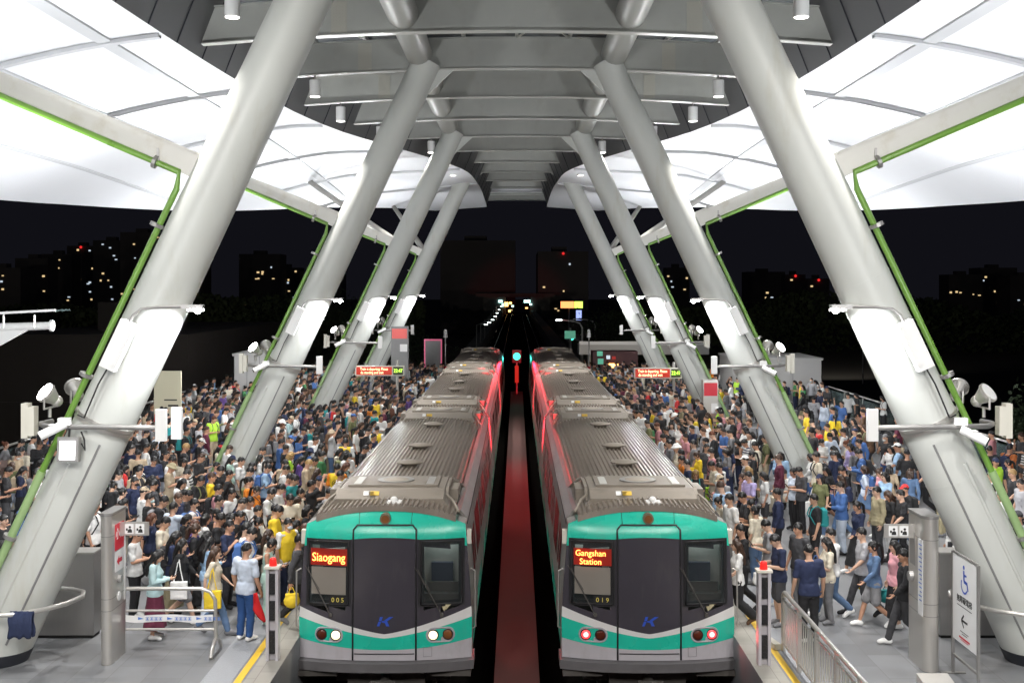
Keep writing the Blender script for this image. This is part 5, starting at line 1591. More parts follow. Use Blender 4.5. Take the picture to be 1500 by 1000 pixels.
# ------------------------------------------------------------------ platform furniture
M['red_sign'] = mat('red_sign_panel', (.62,.02,.04), .4)
M['paper'] = mat('white_panel', (.80,.80,.80), .45)
M['ink'] = mat('black_ink', (.02,.02,.02), .6)
M['bluetape'] = mat('blue_print', (.10,.22,.60), .5)
M['redlamp'] = mat('red_beacon', (.7,.02,.02), .25, emit=(1,.03,.02), estr=.6)
def info_pillar(x, y0, y1, w, h, sx):
    root = empty('info_pillar', (x, y0, 0))
    side = 'left' if sx < 0 else 'right'
    tag(root, f'rounded stainless steel information pillar on the {side} platform with a pictogram flag', 'pillar', 'steel information pillars')
    def plan(g=0.0):
        r = w/2+g; n = 10
        return [(x+r*math.cos(math.pi+math.pi*i/n), y0+w/2+r*math.sin(math.pi+math.pi*i/n)) for i in range(n+1)] + [(x+r, y1+g), (x-r, y1+g)]
    b = MB(); b.loft([[(a,c,z) for a,c in plan()] for z in (.004,h)]); b.build('body', M['steel'], root, 30)
    b = MB(); b.loft([[(a,c,z) for a,c in plan(.012)] for z in (h+.001,h+.05)]); b.build('top_cap', M['steel_dark'], root, 30)
    for z in (h*.36, h*.44, h*.86):
        b = MB(); b.loft([[(a,c,zz) for a,c in plan(.003)] for zz in (z,z+.012)]); b.build('band', M['steel_dark'], root, 30)
    f = x - sx*(w/2+.004)                     # face towards the track
    ry = (math.radians(90),0,math.radians(90 if sx < 0 else -90))
    L = y1-y0
    if sx < 0:
        b = MB(); b.box(f-.003,f+.003,y0+.2,y1-.1,h-.62,h-.18); b.build('red_sign', M['red_sign'], root)
        text_obj('sign_text', '小港', .20, M['paper'], (f+.006,(y0+y1)/2+.05,h-.36), ry, root)
        b = MB(); b.box(f-.003,f+.003,y0+.2,y1-.1,h-.98,h-.64); b.build('arrow_panel', M['paper'], root)
        b = MB(); yc, zc_ = (y0+y1)/2+.05, h-.81
        b.add([(f+.005,yc-.14,zc_),(f+.005,yc-.03,zc_+.09),(f+.005,yc-.03,zc_+.035),(f+.005,yc+.12,zc_+.035),(f+.005,yc+.12,zc_-.035),(f+.005,yc-.03,zc_-.035),(f+.005,yc-.03,zc_-.09)],[tuple(range(7))]); b.build('arrow', M['red_sign'], root)
        b = MB(); b.box(f-.003,f+.006,y1-.085,y1-.02,h-1.55,h-.3); b.build('notice_strip', M['paper'], root)
        b = MB(); b.cyl((f,yc-.05,h-1.12),(f+.06,yc-.05,h-1.12),.07,.07,16); b.build('speaker', M['steel_dark'], root, 40)
        b = MB(); b.cyl((f,yc-.03,h-1.42),(f+.012,yc-.03,h-1.42),.075,.075,16); b.build('button', M['paper'], root, 40)
    else:
        b = MB(); b.box(f-.006,f+.003,y0+.06,y0+.28,h-1.6,h-.35); b.build('notice_panel', M['paper'], root)
        b = MB()
        for i in range(14): b.box(f-.009,f-.0065,y0+.10,y0+.24-.03*(i%3),h-.45-.07*i,h-.432-.07*i)
        b.build('notice_lines', M['bluetape'], root)
        b = MB(); b.cyl((f,y1-.2,h-1.05),(f-.07,y1-.2,h-1.05),.09,.08,16); b.build('speaker', M['steel_dark'], root, 40)
        b = MB(); b.box(f-.004,f+.003,y1-.32,y1-.08,h-.85,h-.3); b.build('screen', M['steel_dark'], root)
    # flag sign with two pictograms
    fx0, fx1 = (x-sx*(w/2), x-sx*(w/2+.50)); yf = y1-.30 if sx < 0 else y1-.25
    za, zb = h-.40, h-.17
    b = MB(); b.box(fx0,fx1,yf-.015,yf+.015,za,zb); fl = b.build('flag_sign', M['steel'], root)
    for i in range(2):
        xa = fx0 + (fx1-fx0)*(.34+.36*i)
        b = MB(); b.box(xa-.075,xa+.075,yf-.0185,yf-.0155,za+.03,zb-.03); b.build('pictogram', M['paper'], fl)
        b = MB(); yy = yf-.0205
        b.cyl((xa+.012,yy,za+.145),(xa+.012,yy-.002,za+.145),.021,.021,12)
        b.add([(xa-.03,yy,za+.05),(xa+.05,yy,za+.05),(xa+.045,yy,za+.10),(xa+.015,yy,za+.12),(xa-.02,yy,za+.10)],[(0,1,2,3,4)]); b.add([(xa-.055,yy,za+.085),(xa-.025,yy,za+.085),(xa-.025,yy,za+.125),(xa-.055,yy,za+.125)],[(0,1,2,3)])
        b.build('figure', M['ink'], fl)
info_pillar(-6.86, 19.22, 19.95, .19, 2.48, -1)
info_pillar(6.80, 18.86, 19.62, .27, 2.50, 1)

for sx in (-1, 1):
    side = 'left' if sx < 0 else 'right'
    root = empty('steel_cabinet', (sx*8.2, 20.9, 0))
    tag(root, f'waist-high brushed steel cabinet behind the first column of the {side} platform', 'cabinet', 'steel cabinets')
    b = MB(); b.box(sx*9.2, sx*7.6, 20.72, 21.12, .06, 1.52); b.build('body', M['steel_dark'], root)
    b = MB(); b.box(sx*9.21, sx*7.59, 20.71, 21.13, 1.521, 1.55); b.build('top', M['steel'], root)
    b = MB(); b.box(sx*9.17, sx*7.63, 20.75, 21.1, .004, .059); b.build('plinth', M['black'], root)
    root = empty('column_guard_rail', (sx*8.2, 18.9, 0))
    tag(root, f'bent steel guard rail looping round the foot of the first column, {side} platform', 'rail', 'column guard rails')
    b = MB(); pts = [(-8.95,18.62,.02),(-8.86,18.62,.8),(-8.8,18.62,.95),(-8.62,18.63,1.0),(-8.2,18.68,1.0),(-7.8,18.95,1.0),(-7.55,19.35,1.0),(-7.45,19.8,1.0),(-7.55,20.1,1.0),(-7.85,20.3,1.0),(-8.3,20.38,1.0),(-8.9,20.4,1.0),(-9.2,20.4,.9),(-9.25,20.4,.02)]
    b.tube([(-sx*p[0] if sx > 0 else p[0], p[1], p[2]) for p in pts], .042, 10); b.build('rail', M['steel'], root, 60)
    b = MB(); b.cyl((sx*8.97,18.62,.003),(sx*8.97,18.62,.02),.09,.09,14); b.cyl((sx*9.25,20.4,.003),(sx*9.25,20.4,.02),.09,.09,14); b.build('foot_plate', M['steel_dark'], root)
# jacket over the rail
jk = MB(); rows = []
for i in range(13):
    x = -8.22+.38*i/12; row = []
    for j in range(17):
        t = j/16; a = (t-.5)*2
        z = 1.055 - abs(a)**1.2*.42 - .02*math.sin(i*1.3)*abs(a); y = 18.70 - .07*math.copysign(min(1,abs(a)*2.2),-a)*-1 + .012*math.sin(i*2.1+j)
        row.append((x+.01*math.sin(j*1.1), y, z))
    rows.append(row)
jk.grid(rows)
M['navycloth'] = mat('navy_cloth', (.02,.03,.075), .9, var=.2, scale=8, bump=.4, bscale=14)
o = jk.build('jacket', M['navycloth'], None, True); m_ = o.modifiers.new('thick','SOLIDIFY'); m_.thickness = .015
tag(o, 'dark navy jacket draped over the steel guard rail of the first column', 'jacket')

# crowd barrier with printed tape
root = empty('crowd_barrier', (-5.9, 19.9, 0)); yb = 19.86
tag(root, 'tubular steel crowd barrier with blue printed tape beside the information pillar', 'barrier')
b = MB(); b.tube([(-6.72,yb,1.12),(-5.45,yb,1.12),(-5.28,yb,1.07),(-5.19,yb,.92),(-5.18,yb,.25)], .032, 10); b.build('top_tube', M['steel'], root, 60)
for z in (.74,.42):
    b = MB(); b.tube([(-6.72,yb,z),(-5.19,yb,z)], .022, 8); b.build('cross_tube', M['steel'], root, 60)
b = MB(); b.tube([(-5.18,yb-.34,.03),(-5.18,yb-.25,.16),(-5.18,yb-.08,.25),(-5.18,yb+.08,.25),(-5.18,yb+.25,.16),(-5.18,yb+.34,.03)], .032, 8); b.build('foot', M['steel'], root, 60)
b = MB(); b.grid([[(-6.72+1.5*i/20, yb-.045-.01*math.sin(i*.9), z-.012*math.sin(i*.5)) for i in range(21)] for z in (.56,.68)]); t = b.build('tape', M['paper'], root, True)
b = MB()
for q in range(3):
    x0 = -6.5+.5*q
    b.add([(x0,yb-.062,.60),(x0+.10,yb-.062,.62),(x0,yb-.062,.65)],[(0,1,2)])
    for j in range(4): b.box(x0+.13+.075*j,x0+.19+.075*j,yb-.063,yb-.061,.595,.607); b.box(x0+.13+.075*j,x0+.19+.075*j,yb-.063,yb-.061,.632,.642); b.box(x0+.155+.075*j,x0+.167+.075*j,yb-.064,yb-.062,.595,.645)
b.build('tape_print', M['bluetape'], t)

for sx, xx, yy in ((-1,-4.13,19.55),(1,4.13,19.3)):
    side = 'left' if sx < 0 else 'right'
    root = empty('sensor_post', (xx, yy, 0))
    tag(root, f'grey steel sensor post with black lenses and red beacon beside the {side} train', 'post', 'platform edge sensor posts')
    b = MB(); b.box(xx-.105,xx-.055,yy-.09,yy+.09,.004,1.55); b.box(xx+.055,xx+.105,yy-.09,yy+.09,.004,1.55); b.box(xx-.055,xx+.055,yy-.02,yy+.09,.004,1.55); b.build('frame', M['tgrey'], root)
    for z0, z1 in ((1.12,1.46),(.68,1.0),(.12,.5)):
        b = MB(); b.box(xx-.05,xx+.05,yy-.075,yy-.021,z0,z1)
        for k in range(3): b.cyl((xx,yy-.088,z0+(z1-z0)*(.2+.3*k)),(xx,yy-.076,z0+(z1-z0)*(.2+.3*k)),.035,.038,10)
        b.build('sensor', M['tblack'], root)
    b = MB(); b.box(xx-.13,xx+.13,yy-.11,yy+.11,1.551,1.59); b.build('cap_plate', M['cream'], root)
    b = MB(); b.cyl((xx,yy,1.591),(xx,yy,1.70),.065,.055,14); b.sphere((xx,yy,1.70),.055,.055,.03,12,6); b.build('beacon', M['redlamp'], root, 40)

# railing along the right platform edge, towards the camera
root = empty('baluster_railing', (4.62, 15, 0))
tag(root, 'stainless baluster railing running along the right platform edge towards the viewer', 'railing')
b = MB(); b.tube([(4.62,20.0,.0),(4.62,20.0,.98),(4.62,19.9,1.04),(4.62,9,1.04)], .038, 10); b.build('top_rail', M['steel'], root, 60)
b = MB(); b.tube([(4.62,20.0,.14),(4.62,9,.14)], .02, 8); b.tube([(4.62,20.0,.90),(4.62,9,.90)], .02, 8); b.build('cross_rail', M['steel'], root, 60)
for i in range(78):
    y = 19.86-.14*i
    if i % 8 == 7:
        b = MB(); b.box(4.585,4.655,y-.02,y+.02,.004,1.02); b.build('post', M['steel'], root)
    else:
        b = MB(); b.cyl((4.62,y,.14),(4.62,y,.90),.012,.012,6); b.build('baluster', M['steel'], root)
b = MB(); b.obox((4.50,20.25,.055), .06,.2,.05,(0,0,.2)); o = b.build('ramp_block', M['cream'], None); tag(o, 'small pale block lying on the platform by the railing end', 'block')

# wheelchair sign
root = empty('wheelchair_sign', (7.13, 18.4, 0)); xs = 7.13
tag(root, 'white wheelchair sign board with arrow on two steel legs', 'sign')
ya, yb = 17.82, 18.86
for y in (ya, yb):
    b = MB(); b.box(xs-.02,xs+.02,y-.025,y+.025,.01,2.0); b.build('leg', M['steel_dark'], root)
b = MB(); b.box(xs-.016,xs+.016,ya+.026,yb-.026,.30,.34); b.box(xs-.016,xs+.016,ya+.026,yb-.026,1.98,2.02); b.build('cross_bar', M['steel_dark'], root)
b = MB(); b.box(xs-.014,xs+.014,ya+.03,yb-.03,.60,1.97); b.build('panel', M['paper'], root)
for y in (ya, yb):
    b = MB(); b.box(xs-.2,xs+.2,y-.04,y+.04,.004,.02); b.build('foot', M['steel_dark'], root)
rot = (math.radians(90),0,math.radians(-90)); xf = xs-.0165; yc = (ya+yb)/2
b = MB(); F = lambda a, z: (xf, yc-a, z)              # a grows to the reader's right
def disc(c, r, n=14): b.add([F(c[0]+r*math.cos(2*math.pi*i/n), c[1]+r*math.sin(2*math.pi*i/n)) for i in range(n)],[tuple(range(n))])
def bar(p, q, w):
    d = Vector((q[0]-p[0],q[1]-p[1])).normalized()*w/2; nx, nz = -d.y, d.x
    b.add([F(p[0]+nx,p[1]+nz),F(q[0]+nx,q[1]+nz),F(q[0]-nx,q[1]-nz),F(p[0]-nx,p[1]-nz)],[(0,1,2,3)])
disc((-.02,1.84),.035)
bar((-.02,1.79),(-.01,1.62),.055); bar((-.02,1.72),(.09,1.72),.035); bar((-.02,1.62),(.10,1.61),.05); bar((.10,1.63),(.15,1.50),.045)
arc = [(-.0+.125*math.cos(a), 1.56+.125*math.sin(a)) for a in [math.radians(150+ i*15) for i in range(13)]]
for p, q in zip(arc, arc[1:]): bar(p, q, .032)
b.build('wheelchair_symbol', M['blue'], root)
text_obj('sign_text', '無障礙電梯', .125, M['ink'], (xf,yc,1.30), rot, root)
b = MB(); bar((-.10,.98),(.13,.98),.035); bar((-.12,.98),(-.02,1.08),.035); bar((-.12,.98),(-.02,.88),.035); b.build('arrow', M['ink'], root)
b = MB()
for z, a0, a1 in ((1.20,-.30,.30),(.80,-.17,.17),(.765,-.10,.12)): bar((a0,z),(a1,z),.012)
b.build('small_print', M['ink'], root)
b = MB(); bar((-.22,.70),(.22,.70),.030); bar((-.16,.665),(.16,.665),.012); b.build('red_print', M['red_sign'], root)
# steel bin at the lower right corner
root = empty('steel_bin', (6.3, 17.1, 0)); tag(root, 'low brushed steel box with sloping lid at the foot of the wheelchair sign', 'box')
b = MB(); b.box(6.07,6.50,16.8,17.45,.004,.34); b.build('body', M['steel_dark'], root)
b = MB(); b.add([(6.05,16.78,.35),(6.52,16.78,.35),(6.52,17.47,.46),(6.05,17.47,.46),(6.05,16.78,.335),(6.52,16.78,.335),(6.52,17.47,.335),(6.05,17.47,.335)],[(0,1,2,3),(4,7,6,5),(0,4,5,1),(1,5,6,2),(2,6,7,3),(3,7,4,0)]); b.build('lid', M['steel'], root)
# red flag held by the platform officer (first of the hand-placed people)
fo = next(p for p in people if p['hand'] and p['top']=='paleblue' and p['pose']=='relax')
b = MB(); rows = []
wx, wy = fo['x']+.24, fo['Y']-.20
for i in range(9):
    t = i/8; rows.append([(wx-.02+.17*s*(.25+.75*t)*(1-.1*t)+.05*t, wy-.02+.03*math.sin(5*t+4*s), .90-.55*t*(1-.35*abs(s-.7))) for s in (-.6,-.3,0,.3,.6,.9)])
b.grid(rows)
M['redcloth'] = mat('red_cloth', (.60,.012,.015), .75, var=.15, scale=6)
o = b.build('flag', M['redcloth'], None, True); m_ = o.modifiers.new('thick','SOLIDIFY'); m_.thickness = .008
tag(o, 'bright red signal flag held down in the hand of the platform officer', 'flag')

# ------------------------------------------------------------------ farther along the platforms
def led_board(x0, x1, Y, z0, z1, sx):
    side = 'left' if sx < 0 else 'right'
    root = empty('led_board', ((x0+x1)/2, Y, z0))
    tag(root, f'long red scrolling LED board with a green clock above the crowd, {side} platform', 'led board', 'LED boards')
    b = MB(); b.box(x0-.05,x1+.05,Y,Y+.18,z0-.05,z1+.05); b.build('case', M['cream'], root)
    b = MB(); xm = x1-(x1-x0)*.24; b.box(x0,xm,Y-.008,Y-.002,z0,z1); b.build('screen', mat('led_red_screen',(.12,.01,.005),.4,emit=(1,.05,.015),estr=.5), root)
    text_obj('led_text', 'Train is departing. Please', (z1-z0)*.48, mat('led_text_pale',(1,.5,.3),.4,emit=(1,.55,.30),estr=4), ((x0+xm)/2, Y-.014, z0+(z1-z0)*.72), (math.radians(90),0,0), root, sx=.72)
    text_obj('led_text', 'do standing and wait', (z1-z0)*.48, bpy.data.materials['led_text_pale'], ((x0+xm)/2-.1, Y-.014, z0+(z1-z0)*.28), (math.radians(90),0,0), root, sx=.72)
    b = MB(); b.box(xm+.06,x1,Y-.008,Y-.002,z0,z1); b.build('clock_back', mat('clock_back',(.05,.06,.01),.4), root)
    text_obj('clock_text', '22:47', (z1-z0)*.62, mat('clock_green',(.5,1,.1),.4,emit=(.55,1,.08),estr=3), ((xm+.06+x1)/2, Y-.014, (z0+z1)/2), (math.radians(90),0,0), root, sx=.8)
    b = MB(); xp = x1-.3; b.cyl((xp,Y+.25,0),(xp,Y+.25,z1+.3),.07,.07,12); b.box(xp-.05,xp+.05,Y+.17,Y+.26,z0,z1); b.build('pole', M['steel'], root)
led_board(-7.65,-5.42,55,2.22,2.60,-1)
led_board(5.65,7.82,55,2.10,2.50,1)
M['kiosk_red'] = mat('lit_red_header', (.5,.03,.02), .4, emit=(1,.05,.03), estr=.18)
for sx, x, Y, h in ((-1,-6.3,62,4.3),(1,7.9,47,2.6)):
    root = empty('info_pillar', (x, Y, 0)); tag(root, ('tall grey pillar with glowing red header behind the LED board' if sx<0 else 'far steel information pillar with red panel standing in the right crowd'), 'pillar', 'far pillars')
    w = .45 if sx < 0 else .3
    b = MB(); b.box(x-w,x+w,Y,Y+.5,.004,h); b.build('body', M['dull'] if sx<0 else M['steel'], root)
    b = MB(); b.box(x-w*.9,x+w*.9,Y-.012,Y-.004,h-.65,h-.12); b.build('header', M['kiosk_red'] if sx<0 else M['red_sign'], root)
    b = MB(); b.box(x+.02,x+w*.92,Y-.012,Y-.004,h-1.35,h-.95); b.build('panel', M['paper'], root)
# magenta-lit notice board and lamp mast beside the far end of the left train
root = empty('notice_board', (-4.9,72,0)); tag(root, 'framed notice board with pink edge at the far end of the left platform', 'notice board')
b = MB(); b.box(-5.7,-4.75,72,72.1,1.2,3.1); b.build('panel', M['dull'], root)
M['pinkedge'] = mat('pink_edge', (.5,.1,.2), .4, emit=(1,.2,.35), estr=.35)
b = MB(); b.box(-5.78,-5.70,71.96,72.06,1.1,3.2); b.box(-4.75,-4.67,71.96,72.06,1.1,3.2); b.box(-5.70,-4.75,71.96,72.06,3.1,3.2); b.build('frame', M['pinkedge'], root)
b = MB(); b.box(-5.65,-4.8,71.95,71.99,.55,1.0); b.build('number_sign', M['paper'], root)
text_obj('sign_text','A 0',.4,M['ink'],(-5.22,71.94,.77),(math.radians(90),0,0),root)
b = MB(); b.box(-5.3,-5.15,72.02,72.1,.004,1.2); b.build('post', M['steel'], root)
for x, nm in ((-4.45,'left'),(4.5,'right')):
    root = empty('camera_mast', (x,72,0)); tag(root, f'slim mast with pale camera head beside the far end of the {nm} train', 'mast', 'camera masts')
    b = MB(); b.cyl((x,72,0),(x,72,3.3),.05,.04,10); b.build('pole', M['steel_dark'], root)
    b = MB(); b.cyl((x,72,3.3),(x,72,3.62),.14,.10,12); b.sphere((x,72,3.7),.11,n=10,k=6); b.build('camera_head', M['white'], root, 40)
    b = MB(); b.box(x-.1,x+.1,71.9,71.95,.9,1.5); b.build('red_plate', M['red_sign'], root)

# enclosures, sign, walls and railings of the outer platform sides
M['panel'] = mat('pale_wall_panel', (.46,.45,.44), .5, var=.06, scale=.6)
def enclosure(x0,x1,Y0,Y1,h,label):
    root = empty('lift_enclosure', ((x0+x1)/2,Y0,0)); tag(root, label, 'enclosure', 'lift enclosures')
    b = MB(); b.box(x0,x1,Y0,Y1,.004,h); b.build('body', M['panel'], root)
    n = 3
    for i in range(1,n):
        x = x0+(x1-x0)*i/n; b = MB(); b.box(x-.015,x+.015,Y0-.006,Y0-.002,.01,h-.02); b.build('panel_joint', M['dull'], root)
    b = MB(); b.box(x0-.08,x1+.08,Y0-.08,Y1+.08,h+.001,h+.12); b.build('roof_edge', M['panel'], root)
enclosure(-14.2,-12.3,58,62,2.95,'pale panelled lift enclosure behind the crowd of the left platform')
enclosure(11.6,16.1,61,66,2.55,'wide pale panelled lift enclosure at the back of the right platform')
root = empty('sign_board', (-13.6,45,0)); tag(root, 'tall cream sign board with small printed lines behind the left crowd', 'sign')
b = MB(); b.box(-14.15,-13.1,45,45.12,.9,3.1); b.build('panel', mat('cream_sign',(.55,.52,.38),.5), root)
b = MB(); b.box(-14.0,-13.9,45.02,45.1,.004,.9); b.box(-13.35,-13.25,45.02,45.1,.004,.9); b.build('legs', M['steel'], root)
b = MB(); b.box(-13.75,-13.25,44.985,44.995,1.95,2.0); b.box(-13.6,-13.2,44.985,44.995,1.72,1.79); b.build('print', M['ink'], root)
M['rglass'] = glass('railing_glass', (.12,.17,.17), .1, .45)
def glass_railing(sx, y0, y1, x, label):
    root = empty('glass_railing', (sx*x,y0,0)); tag(root, label, 'railing', 'outer glass railings')
    n = int((y1-y0)/3)
    for i in range(n):
        a, c = y0+(y1-y0)*i/n, y0+(y1-y0)*(i+1)/n
        b = MB(); b.box(sx*x-.012,sx*x+.012,a+.05,c-.05,.15,1.12); b.build('glass_pane', M['rglass'], root)
        b = MB(); b.box(sx*x-.03,sx*x+.03,a-.03,a+.03,.004,1.25); b.build('post', M['steel'], root)
    b = MB(); b.cyl((sx*x,y0,1.25),(sx*x,y1,1.25),.04,.04,10); b.build('hand_rail', M['steel'], root, 40)
    b = MB(); b.box(sx*x-.06,sx*x+.06,y0,y1,.005,.14); b.build('kerb', M['dull'], root)
glass_railing(1, 27, 60, 16.2, 'glass railing with steel handrail along the outer side of the right platform')
glass_railing(-1, 30, 58, 16.4, 'glass railing with steel handrail along the outer side of the left platform')
glass_railing(-1, 64, 84, 12.5, 'far glass railing closing the end of the left platform')
root = empty('stair_wall', (-15.2,40,0)); tag(root, 'low wall with dark display panels beside the stair head, left edge', 'wall')
b = MB(); b.box(-16.0,-15.2,33,38,.004,1.0); b.build('wall', mat('reddish_wall',(.22,.15,.13),.6,var=.15,scale=2), root)
b = MB(); b.box(-15.9,-13.9,38.2,38.32,1.0,1.75); b.build('display_panel', M['darkband'], root)
b = MB(); b.box(-15.95,-15.9,38.2,38.3,.004,1.8); b.box(-13.9,-13.85,38.2,38.3,.004,1.8); b.build('frame_post', M['steel'], root)
root = empty('planter_wall', (-13,50,0)); tag(root, 'low grey wall behind the left crowd with people resting on it', 'wall')
b = MB(); b.box(-15.8,-12.9,52,53,.004,1.35); b.build('wall', M['dull'], root)
b = MB(); b.box(-15.85,-12.85,51.95,53.05,1.351,1.42); b.build('coping', M['panel'], root)
# neighbouring shelter roof poking in at the far left
root = empty('shelter_roof', (-14,30,5)); tag(root, 'white tubular shelter roof with a glass top reaching in beyond the left column', 'shelter')
b = MB(); b.cyl((-16,30,5.2),(-12.1,30,5.33),.13,.10,16); b.cyl((-12.12,30,5.33),(-12.06,30,5.33),.15,.15,16); b.build('tube', M['white'], root, 40)
b = MB(); b.add([(-16,29.95,5.1),(-12.7,29.95,5.22),(-13.6,29.95,4.72),(-16,29.95,4.0),(-16,30.05,5.1),(-12.7,30.05,5.22),(-13.6,30.05,4.72),(-16,30.05,4.0)],[(0,1,2,3),(7,6,5,4),(0,4,5,1),(1,5,6,2),(2,6,7,3)]); b.build('web_plate', M['white'], root)
b = MB(); b.obox((-13.9,30,5.62), 2.1,.5,.02,(0,math.radians(-3),0)); b.build('glass_top', M['rglass'], root)
b = MB(); b.obox((-13.9,29.48,5.63), 2.12,.02,.03,(0,math.radians(-3),0)); b.build('glass_edge', M['white'], root)
for x in (-15.4,-14.3,-13.3,-12.5):
    b = MB(); b.cyl((x,29.9,5.28),(x,29.9,5.6),.03,.03,8); b.build('bracket', M['steel'], root)
b = MB(); b.cyl((-16.2,30,-9.9),(-16.2,30,5.2),.14,.12,12); b.build('post', M['steel'], root)

# signals: unseen red one added to redden the train gap, and the far one (green)
M['added_red'] = mat('added_red_lens', (1,.05,.05), .3, emit=(1,.02,.03), estr=30)
M['greensig'] = mat('green_signal', (0,.03,.02), 1, spec=0, emit=(.08,1,.74), estr=2.2)
M['redbox'] = mat('red_lit_box', (.2,.02,.02), .6, emit=(1,.06,.03), estr=.3)
root = empty('track_signal', (0,10.4,-1.1)); tag(root, 'unseen red signal mast added to redden the gap between the trains', 'signal', 'track signals')
b = MB(); b.cyl((0,10.4,-1.099),(0,10.4,1.9),.05,.05,10); b.build('mast', M['steel_dark'], root)
b = MB(); b.box(-.16,.16,10.25,10.40,1.9,2.5); b.build('head', M['tblack'], root)
b = MB(); b.cyl((0,10.401,2.25),(0,10.41,2.25),.09,.09,14); b.build('lens', M['added_red'], root)
spot('track_beam', (0,10.6,2.25), (0,60,1.9), 200000, 6.2, .5, .05, (1,.015,.03), root)
spot('track_beam', (0,10.6,2.2), (0,42,-1.1), 42000, 3.8, .6, .05, (1,.02,.03), root)  # extra beams added to redden the walkway
spot('track_beam', (0,10.6,2.2), (0,24,-1.1), 4200, 4.4, .7, .05, (1,.02,.03), root)
root = empty('track_signal', (0,82,-1.1)); tag(root, 'green signal glowing on its red-lit mast between the far train ends', 'signal', 'track signals')
b = MB(); b.cyl((0,82,-1.099),(0,82,1.1),.06,.06,10); b.build('mast', M['steel_dark'], root)
b = MB(); b.box(-.32,.32,82,82.2,1.1,2.0); b.build('head', M['tblack'], root)
b = MB(); b.cyl((0,81.96,1.55),(0,81.99,1.55),.26,.26,16); b.build('lens', M['greensig'], root)
b = MB(); b.box(-.13,.13,81.85,81.93,-.3,.9); b.build('lit_box', M['redbox'], root)
spot('track_beam', (0,81.7,1.55), (0,60,.6), 160, 40, .6, .004, (.05,1,.75), root)
spot('track_beam', (0,81.6,2.05), (0,50,1.2), 45000, 9, .5, .004, (1,.012,.03), root)

# ------------------------------------------------------------------ night city beyond the station
M['bdark'] = mat('dark_facade', (.10,.10,.105), .8, var=.25, scale=.05)
M['bbrown'] = mat('brown_facade', (.022,.016,.012), .8, var=.3, scale=.3)
M['wwarm'] = mat('lit_window_warm', (1,.8,.5), .4, emit=(1,.72,.36), estr=.9)
M['wcool'] = mat('lit_window_cool', (.8,.9,1), .4, emit=(.75,.88,1), estr=.8)
M['wred'] = mat('red_roof_light', (.3,.02,.02), .4, emit=(1,.03,.03), estr=.9)
rb = random.Random(5)
def city_building(px0, px1, ytop, Y, nwin, label, roofred=False, m=None, depth=None):
    s = FPX/Y; x0, x1 = (px0-HX)/s, (px1-HX)/s; zt = CAMZ-(ytop-HY)/s
    root = empty('city_building', ((x0+x1)/2, Y, -9.99)); tag(root, label, 'building', 'night city buildings')
    d = depth or (x1-x0)*.8
    b = MB(); b.box(x0,x1,Y,Y+d,-9.99,zt); b.build('walls', m or M['bdark'], root)
    b = MB(); w = (x1-x0); b.box(x0+w*.3,x0+w*.6,Y+d*.3,Y+d*.6,zt+.001,zt+max(2,.08*w)); b.build('roof_house', m or M['bdark'], root)
    b = MB(); k = max(3,int((zt+10)/7))
    for i in range(1,k): b.box(x0-.1,x1+.1,Y-.12,Y-.01,-9.9+(zt+9.9)*i/k-.12,-9.9+(zt+9.9)*i/k+.12)
    b.build('floor_band', m or M['bdark'], root)
    ws = .75*Y/420.0; nwin = int(nwin*1.7)
    for i in range(nwin):
        wx = rb.uniform(x0+ws, x1-ws); wz = rb.uniform(max(-2, zt-(zt+10)*.75), zt-2)
        hh = ws*rb.uniform(.45,.9)
        b = MB(); b.box(wx-ws*rb.uniform(.3,.9),wx+ws*.4,Y-.20,Y-.13,wz-hh/2,wz+hh/2); b.build('lit_window', rb.choice([M['wwarm'],M['wwarm'],M['wcool']]), root)
    if roofred:
        b = MB(); b.sphere(((x0+x1)/2,Y-.6,zt-.8),.5*Y/420,n=8,k=5); b.cyl(((x0+x1)/2,Y-.6,zt-.8),((x0+x1)/2,Y,zt-.8),.15,.15,6); b.build('aircraft_light', M['wred'], root)
spec = [(-40,30,392,520,4),(22,70,378,560,5),(60,105,372,600,5),(98,140,360,640,6),(136,186,352,600,7),(176,236,340,560,8),(228,262,365,640,3),(255,300,385,600,2),(350,410,372,620,7),(400,440,392,640,3),(440,500,398,560,2)]
names = ['wide low','stepped','narrow','tall slim','broad','tallest','plain','squat','bright-windowed','dim','long']
for (a,b_,t,Y,n), nm in zip(spec, names):
    city_building(a,b_,t,Y,n,f'{nm} dark city block with a few lit windows, left skyline', roofred=(nm in ('tall slim',)))
spec = [(975,1010,392,600,3,'slim'),(1095,1150,398,700,2,'low'),(1150,1180,402,640,1,'narrow'),(1183,1215,408,620,1,'squat'),(1390,1440,402,640,3,'broad'),(1436,1490,392,680,4,'tall'),(1480,1540,404,620,2,'end')]
for a,b_,t,Y,n,nm in spec:
    city_building(a,b_,t,Y,n,f'{nm} dark city block with faint lights, right skyline', roofred=nm in ('narrow','squat'))
city_building(645,755,352,430,1,'broad dim slab block rising behind the viaduct, centre skyline', m=M['bdark'], depth=40)
city_building(788,862,368,400,4,'dim block with paired lit windows and red mast light above the tracks', roofred=True, depth=40)
city_building(-20,275,490,74,0,'long dark brown building with slatted front beside the left platform', m=M['bbrown'], depth=30)

